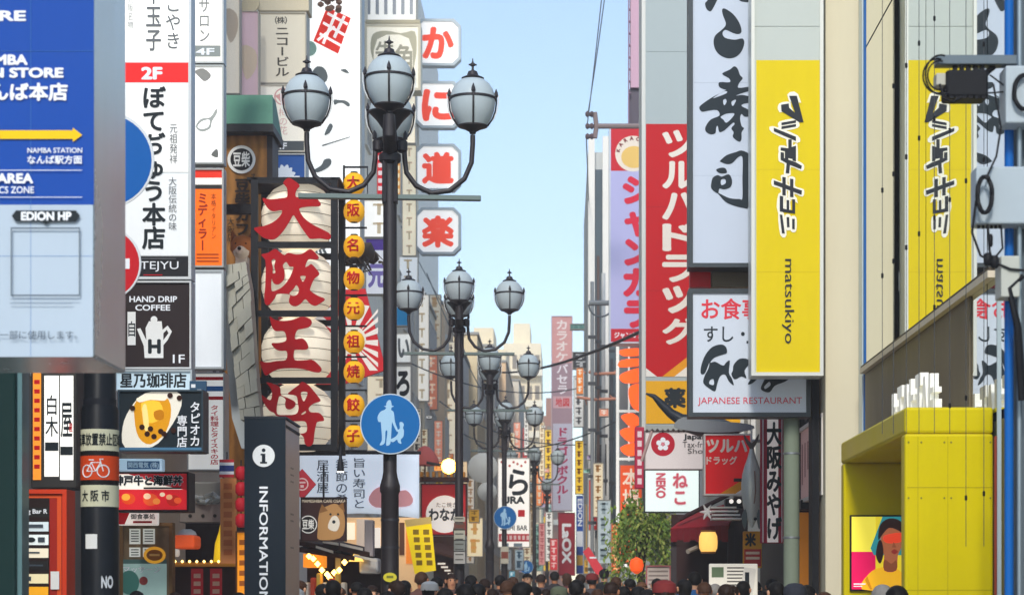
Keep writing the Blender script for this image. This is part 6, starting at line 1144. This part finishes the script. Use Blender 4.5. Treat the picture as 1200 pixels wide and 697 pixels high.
# ================================================================== PEOPLE
SKIN = [mat('#c98f6c', .55, dirt=.08), mat('#b97c58', .55, dirt=.08), mat('#d8a583', .55, dirt=.08)]
def skin_mesh(joints, edges, name, sub=2):
    me = bpy.data.meshes.new(name); me.from_pydata([j[0] for j in joints], edges, []); o = bpy.data.objects.new(name, me); COL.objects.link(o)
    o.modifiers.new('skin', 'SKIN').use_smooth_shade = True
    sv = me.skin_vertices[0].data
    for i, j in enumerate(joints): sv[i].radius = j[1] if isinstance(j[1], tuple) else (j[1], j[1])
    sv[0].use_root = True
    s = o.modifiers.new('sub', 'SUBSURF'); s.levels = sub; s.render_levels = sub
    d = bpy.context.evaluated_depsgraph_get(); d.update(); out = bpy.data.meshes.new_from_object(o.evaluated_get(d))
    bpy.data.objects.remove(o); bpy.data.meshes.remove(me); return out
def person_proto(pose, hair):
    H = 1.0; st = (.18, .1, .0, -.14)[pose]; arm = (.16, -.1, .05, .2)[pose]
    J = [((0, 0, .93), (.15, .1))]; E = []
    def add(p, r, par): J.append((p, r)); E.append((par, len(J) - 1)); return len(J) - 1
    w = add((0, .01, 1.06), (.135, .09), 0); c = add((0, .0, 1.25), (.13, .085), w); s = add((0, .01, 1.37), (.09, .065), c); n = add((0, .0, 1.47), .05, s); h1 = add((0, -.015, 1.54), (.062, .075), n); h2 = add((0, -.01, 1.62), (.073, .09), h1); h3 = add((0, .0, 1.69), (.06, .075), h2)
    hands = []
    for sx in (-1, 1):
        k = add((sx * .09, 0, .86), .085, 0); kn = add((sx * .1, -st * sx * .6 - .02, .5), .058, k); an = add((sx * .1, -st * sx + .03 * abs(st), .1), .037, kn); add((sx * .11, -st * sx - .13, .045), (.04, .03), an)
        sh = add((sx * .165, .01, 1.35), .045, s); el = add((sx * .23, .03 + arm * sx * .4, 1.1), .038, sh); wr = add((sx * .22, -.08 + arm * sx, .88), .028, el); pm = add((sx * .215, -.1 + arm * sx, .81), (.02, .036), wr)
        for f, (dy, L) in enumerate(((-.03, .07), (-.01, .085), (.01, .08), (.03, .062))): a = add((sx * .212, -.1 + arm * sx + dy * 1.1, .765), .0095, pm); add((sx * .2, -.1 + arm * sx + dy * 1.1 - .015, .765 - L), .008, a)
        t = add((sx * .205, -.14 + arm * sx, .80), .0095, pm); add((sx * .195, -.155 + arm * sx, .765), .0085, t)
    body = skin_mesh(J, E, 'body')
    # facial relief on the continuous surface
    for v in body.vertices:
        x, y, z = v.co
        if z > 1.52 and y < -.05:
            if abs(x) < .022 and 1.575 < z < 1.635: v.co.y -= .022 * (1 - abs(x) / .022) * (1 - abs(z - 1.595) / .045)
            for sx in (-1, 1):
                d = math.hypot(x - sx * .032, z - 1.635)
                if d < .022: v.co.y += .007 * (1 - d / .022)
    body.materials.clear(); body.materials.append(SKIN[0])
    r = empty('person', (0, 0, 0)); bo = bpy.data.objects.new('body', body); COL.objects.link(bo); bo.parent = r
    # jacket and trousers follow the same skeleton
    JJ = [((0, 0, .88), (.165, .115))]; JE = []
    def addj(p, r_, par): JJ.append((p, r_)); JE.append((par, len(JJ) - 1)); return len(JJ) - 1
    w = addj((0, .01, 1.06), (.155, .11), 0); c = addj((0, 0, 1.25), (.2, .15), w); s = addj((0, .012, 1.39), (.17, .125), c); addj((0, .012, 1.47), (.1, .095), s); addj((0, .012, 1.52), (.085, .085), len(JJ) - 1)
    for sx in (-1, 1): sh = addj((sx * .19, .01, 1.385), .095, s); el = addj((sx * .24, .03 + arm * sx * .4, 1.1), .068, sh); addj((sx * .222, -.075 + arm * sx, .895), .043, el)
    me = skin_mesh(JJ, JE, 'jacket'); me.materials.clear(); me.materials.append(mat('#26272c', .8)); jo = bpy.data.objects.new('jacket', me); COL.objects.link(jo); jo.parent = r
    TJ = [((0, 0, .93), (.158, .108))]; TE = []
    def addt(p, r_, par): TJ.append((p, r_)); TE.append((par, len(TJ) - 1)); return len(TJ) - 1
    for sx in (-1, 1): k = addt((sx * .09, 0, .84), .098, 0); kn = addt((sx * .1, -st * sx * .6 - .02, .5), .07, k); addt((sx * .1, -st * sx + .03 * abs(st), .12), .056, kn)
    me = skin_mesh(TJ, TE, 'trousers'); me.materials.clear(); me.materials.append(mat('#23262e', .8)); to = bpy.data.objects.new('trousers', me); COL.objects.link(to); to.parent = r
    # hair: shell round the skull, face left open
    bm = bmesh.new(); bmesh.ops.create_icosphere(bm, subdivisions=4, radius=1); rr = random.Random(hair * 7 + pose)
    low = (1.56, 1.44, 1.6, 1.58)[hair]
    for v in bm.verts:
        d = v.co.copy(); x, y, z = d.x * .088, d.y * .108 + .004, 1.645 + d.z * .096
        if z < 1.61 and y > -.02 and low < 1.5: z = 1.61 + (z - 1.61) * 2.6; x *= 1.05
        jit = 1 + .055 * math.sin(d.x * (17 + 3 * pose) + d.z * 9) * math.cos(d.y * (13 + 2 * hair)) + rr.uniform(-.025, .025) + (.05 * d.z if pose % 2 else 0); v.co = Vector((x * jit, y * jit, z))
    dl = [v for v in bm.verts if (v.co.z < 1.665 and v.co.y < -.045) or v.co.z < low or (v.co.z < 1.63 and v.co.y < -.01)]
    bmesh.ops.delete(bm, geom=dl, context='VERTS'); me = bpy.data.meshes.new('hair'); bm.to_mesh(me); bm.free()
    for p in me.polygons: p.use_smooth = True
    me.materials.append(mat('#15110f', .6, dirt=.4, scale=40)); ho = bpy.data.objects.new('hair', me); COL.objects.link(ho); ho.parent = r
    fm = MB()
    for sx in (-1, 1): fm.lathe([(.002, -.006), (.011, 0), (.002, .006)], (sx * .032, -.088, 1.635), 10, 'y')
    fm.build('eyes', mat('#1a1412', .3), r); MB().tube([(-.022, -.084, 1.568), (0, -.092, 1.566), (.022, -.084, 1.568)], [.003, .006, .003], 6).build('lips', mat('#a85a50', .5), r)
    em = MB()
    for sx in (-1, 1): em.lathe([(.008, -.03), (.02, -.015), (.022, .015), (.01, .03)], (sx * .082, .005, 1.62), 10)
    em.build('ears', SKIN[0], r)
    if hair == 3:
        cp = MB(); cp.lathe([(.108, 1.655), (.112, 1.69), (.1, 1.735), (.06, 1.762), (.01, 1.77)], (0, .003, 0), 24); cp.add([(-.075, -.08, 1.668), (.075, -.08, 1.668), (.06, -.17, 1.65), (-.06, -.17, 1.65), (-.075, -.08, 1.676), (.075, -.08, 1.676), (.06, -.17, 1.656), (-.06, -.17, 1.656)], [(0, 1, 2, 3), (4, 7, 6, 5), (0, 4, 5, 1), (1, 5, 6, 2), (2, 6, 7, 3), (3, 7, 4, 0)]); cp.build('cap', mat('#d8d6d0', .8), r)
    for sx in (-1, 1): MB().bbox(sx * .11 - .045, -st * sx - .19, 0, sx * .11 + .045, -st * sx + .07, .085, .02).build('shoe', mat('#1b1a1c', .6), r)
    return r
protos = {}
HAIRS = {'black': '#141110', 'dark brown': '#2c1c14', 'brown': '#4a3020', 'grey': '#8f8b86', 'light brown': '#6d4a30'}
PEOPLE = [ # px, top of head py, D, hair style, hair colour, coat, facing (deg), label
 (160, 690, 18, 0, 'black', '#2b2b30', 10, 'black haired person in front of the massage board'), (205, 692, 20, 1, 'dark brown', '#4a3330', 170, 'long haired person beside the massage board'),
 (222, 686, 22, 0, 'dark brown', '#5a4038', 200, 'brown haired person at the bulb lit stall counter'), (280, 692, 19, 2, 'black', '#33302f', 150, 'person just left of the information pillar'),
 (345, 690, 17, 3, 'black', '#c9c6c0', 20, 'person in a white cap beside the information pillar'), (378, 682, 21, 0, 'black', '#3a3a40', 180, 'black haired person under the warm stall bulbs'),
 (398, 686, 23, 1, 'brown', '#8a7a6c', 170, 'brown haired person near the white parcel stall'), (418, 680, 24, 2, 'black', '#2a2c33', 190, 'short haired person left of the nearest lamp pole'),
 (436, 684, 22, 0, 'dark brown', '#4b4650', 10, 'dark haired person touching the nearest lamp pole from the left'), (474, 678, 23, 1, 'black', '#302a2c', 185, 'long black haired person right of the nearest lamp pole'),
 (494, 668, 26, 0, 'brown', '#6b4a44', 175, 'brown haired person under the yellow banner'), (512, 674, 25, 2, 'black', '#2a2a30', 180, 'short black haired person between yellow banner and second lamp'),
 (529, 670, 29, 1, 'dark brown', '#5a3f3c', 5, 'long haired person left of the second lamp pole'), (552, 672, 27, 0, 'black', '#1d2b4c', 180, 'person in a navy coat right of the second lamp pole'),
 (568, 676, 26, 2, 'dark brown', '#2c3a5a', 190, 'person in a blue coat left of the third lamp pole'), (586, 672, 31, 0, 'black', '#33282a', 170, 'black haired person right of the third lamp pole'),
 (601, 674, 30, 1, 'brown', '#5c4040', 185, 'brown haired person under the fourth lamp sign'), (618, 670, 36, 0, 'black', '#2b2a2e', 10, 'dark haired person under the tiny blue sign'),
 (634, 671, 34, 2, 'dark brown', '#4c4246', 175, 'short haired person right of the fifth lamp pole'), (650, 668, 40, 0, 'black', '#302c30', 180, 'black haired person under the red duty free sign'),
 (664, 670, 37, 1, 'brown', '#6a3a3c', 190, 'long brown haired person under the red duty free sign'), (680, 671, 35, 0, 'dark brown', '#3b3438', 180, 'dark haired person below the blue vertical sign'),
 (694, 672, 33, 3, 'black', '#4a4448', 175, 'person in a pale cap under the red flag'), (708, 665, 38, 0, 'black', '#1e2024', 180, 'tall black haired person right of the red flag'),
 (722, 674, 30, 1, 'brown', '#6c5048', 170, 'long brown haired person before the orange panel'), (738, 676, 28, 2, 'black', '#7a6660', 185, 'short haired person below the willow'),
 (752, 680, 27, 0, 'light brown', '#8a6e60', 10, 'light brown haired person below the willow'), (770, 676, 29, 1, 'black', '#4a3c3c', 180, 'long black haired person before the pink framed notice'),
 (788, 680, 26, 2, 'dark brown', '#3c3438', 190, 'short haired person by the left awning post'), (814, 668, 24, 0, 'black', '#2a5f96', 178, 'person in a bright blue jacket under the awning'),
 (838, 682, 22, 0, 'grey', '#6e6e70', 185, 'grey haired person before the white price boards'), (858, 684, 21, 1, 'dark brown', '#544a4c', 170, 'long haired person before the white price boards'),
 (884, 678, 23, 2, 'black', '#2b2a2d', 180, 'short haired person under the hanging fish'), (905, 676, 25, 0, 'black', '#3a3336', 175, 'black haired person under the souvenir banner'),
 (920, 690, 18, 0, 'dark brown', '#2a2628', 180, 'dark haired person at the foot of the green pole'), (946, 683, 18, 1, 'black', '#33292a', 175, 'long black haired person before the orange bay'),
 (966, 691, 15, 0, 'brown', '#3a3434', 190, 'brown haired person at the foot of the cream pillar'), (1034, 682, 13, 0, 'grey', '#8a8480', 180, 'grey haired person in front of the yellow portal'),
 (1051, 683, 12.6, 2, 'black', '#2a282a', 175, 'black haired person in front of the yellow portal'),
 (454, 690, 17, 2, 'black', '#3a3234', 178, 'short black haired person before the nearest lamp pole'), (540, 686, 24, 0, 'black', '#22262f', 182, 'black haired person before the second lamp pole'), (577, 688, 23, 1, 'dark brown', '#28324a', 176, 'long haired person in dark blue before the third lamp pole'), (700, 688, 24, 2, 'brown', '#4c4044', 180, 'short brown haired person nearer than the red flag'), (640, 688, 25, 0, 'dark brown', '#40383a', 184, 'dark haired person in the near crowd below the farthest lamp')]
LM = [(352, 'right of the information pillar'), (388, 'in front of the warm bulbs'), (428, 'left of the nearest lamp'), (466, 'close right of the nearest lamp'), (502, 'below the yellow banner'), (521, 'below the takoyaki sign'), (546, 'close right of the second lamp'), (563, 'between the second and third lamps'), (593, 'below the small blue sign'), (610, 'right of the small blue sign'), (626, 'below the fifth lamp'), (657, 'below the red duty free sign'), (673, 'below the narrow blue sign'), (687, 'left of the slanting red flag'), (714, 'right of the slanting red flag'), (730, 'left part of the willow'), (746, 'below the orange ball'), (762, 'left of the pink framed notice'), (779, 'right of the pink framed notice'), (800, 'below the awning edge'), (824, 'below the barrel lantern'), (848, 'before the left price board'), (870, 'before the right price board'), (894, 'below the fish tip'), (912, 'below the banner end'), (934, 'right of the green pole')]
rp = random.Random(9)
for i, (px, where) in enumerate(LM):
    hs = 3 if i % 7 == 4 else i % 3; hc = ['black', 'dark brown', 'black', 'brown', 'black', 'dark brown'][rp.randrange(6)]; coat = ['#26272c', '#3a3236', '#2c3444', '#4a4340', '#6a5e58', '#3c2c30', '#20242c'][rp.randrange(7)]
    PEOPLE.append((px + rp.uniform(-3, 3), 684 + rp.uniform(-8, 7), rp.uniform(14, 23), hs, hc, coat, 180 + rp.uniform(-25, 25), ('capped ' if hs == 3 else 'short ' if hs == 0 else 'long ' if hs == 1 else 'neat ') + hc + ' haired person in the front row ' + where))
used = {}
for i, (px, py, D, hs, hc, coat, rz, lab) in enumerate(PEOPLE):
    key = (i % 4, hs)
    if key not in protos: protos[key] = person_proto(*key); o = protos[key]
    else: o = copy_tree(protos[key])
    tag(o, lab, 'person', 'crowd walking along the street'); top = EYE + (700 - py) / F * D; k = top / 1.755
    o.location = ((px - VX) / F * D, D, 0); o.rotation_euler.z = R(rz + (i * 37) % 30 - 15); o.scale = (k, k, k)
    used[i] = (o, hc, coat)
for i, (o, hc, coat) in used.items():
    for ch in [x for x in COL.objects if x.parent is o]:
        b = ch.name.split('.')[0]; m = {'hair': mat(HAIRS[hc], .6, dirt=.4, scale=40), 'jacket': mat(coat, .8, dirt=.2, bump=.2), 'body': SKIN[i % 3], 'ears': SKIN[i % 3], 'cap': mat(('#d8d6d0', '#30333c', '#7a2c2c', '#5c6450')[i % 4], .8), 'trousers': mat(('#23262e', '#3a3f4c', '#4a4238')[i % 3], .8)}.get(b)
        if m and ch.material_slots: ch.material_slots[0].link = 'OBJECT'; ch.material_slots[0].material = m

bpy.data.objects.remove(_to); bpy.data.curves.remove(_tc)
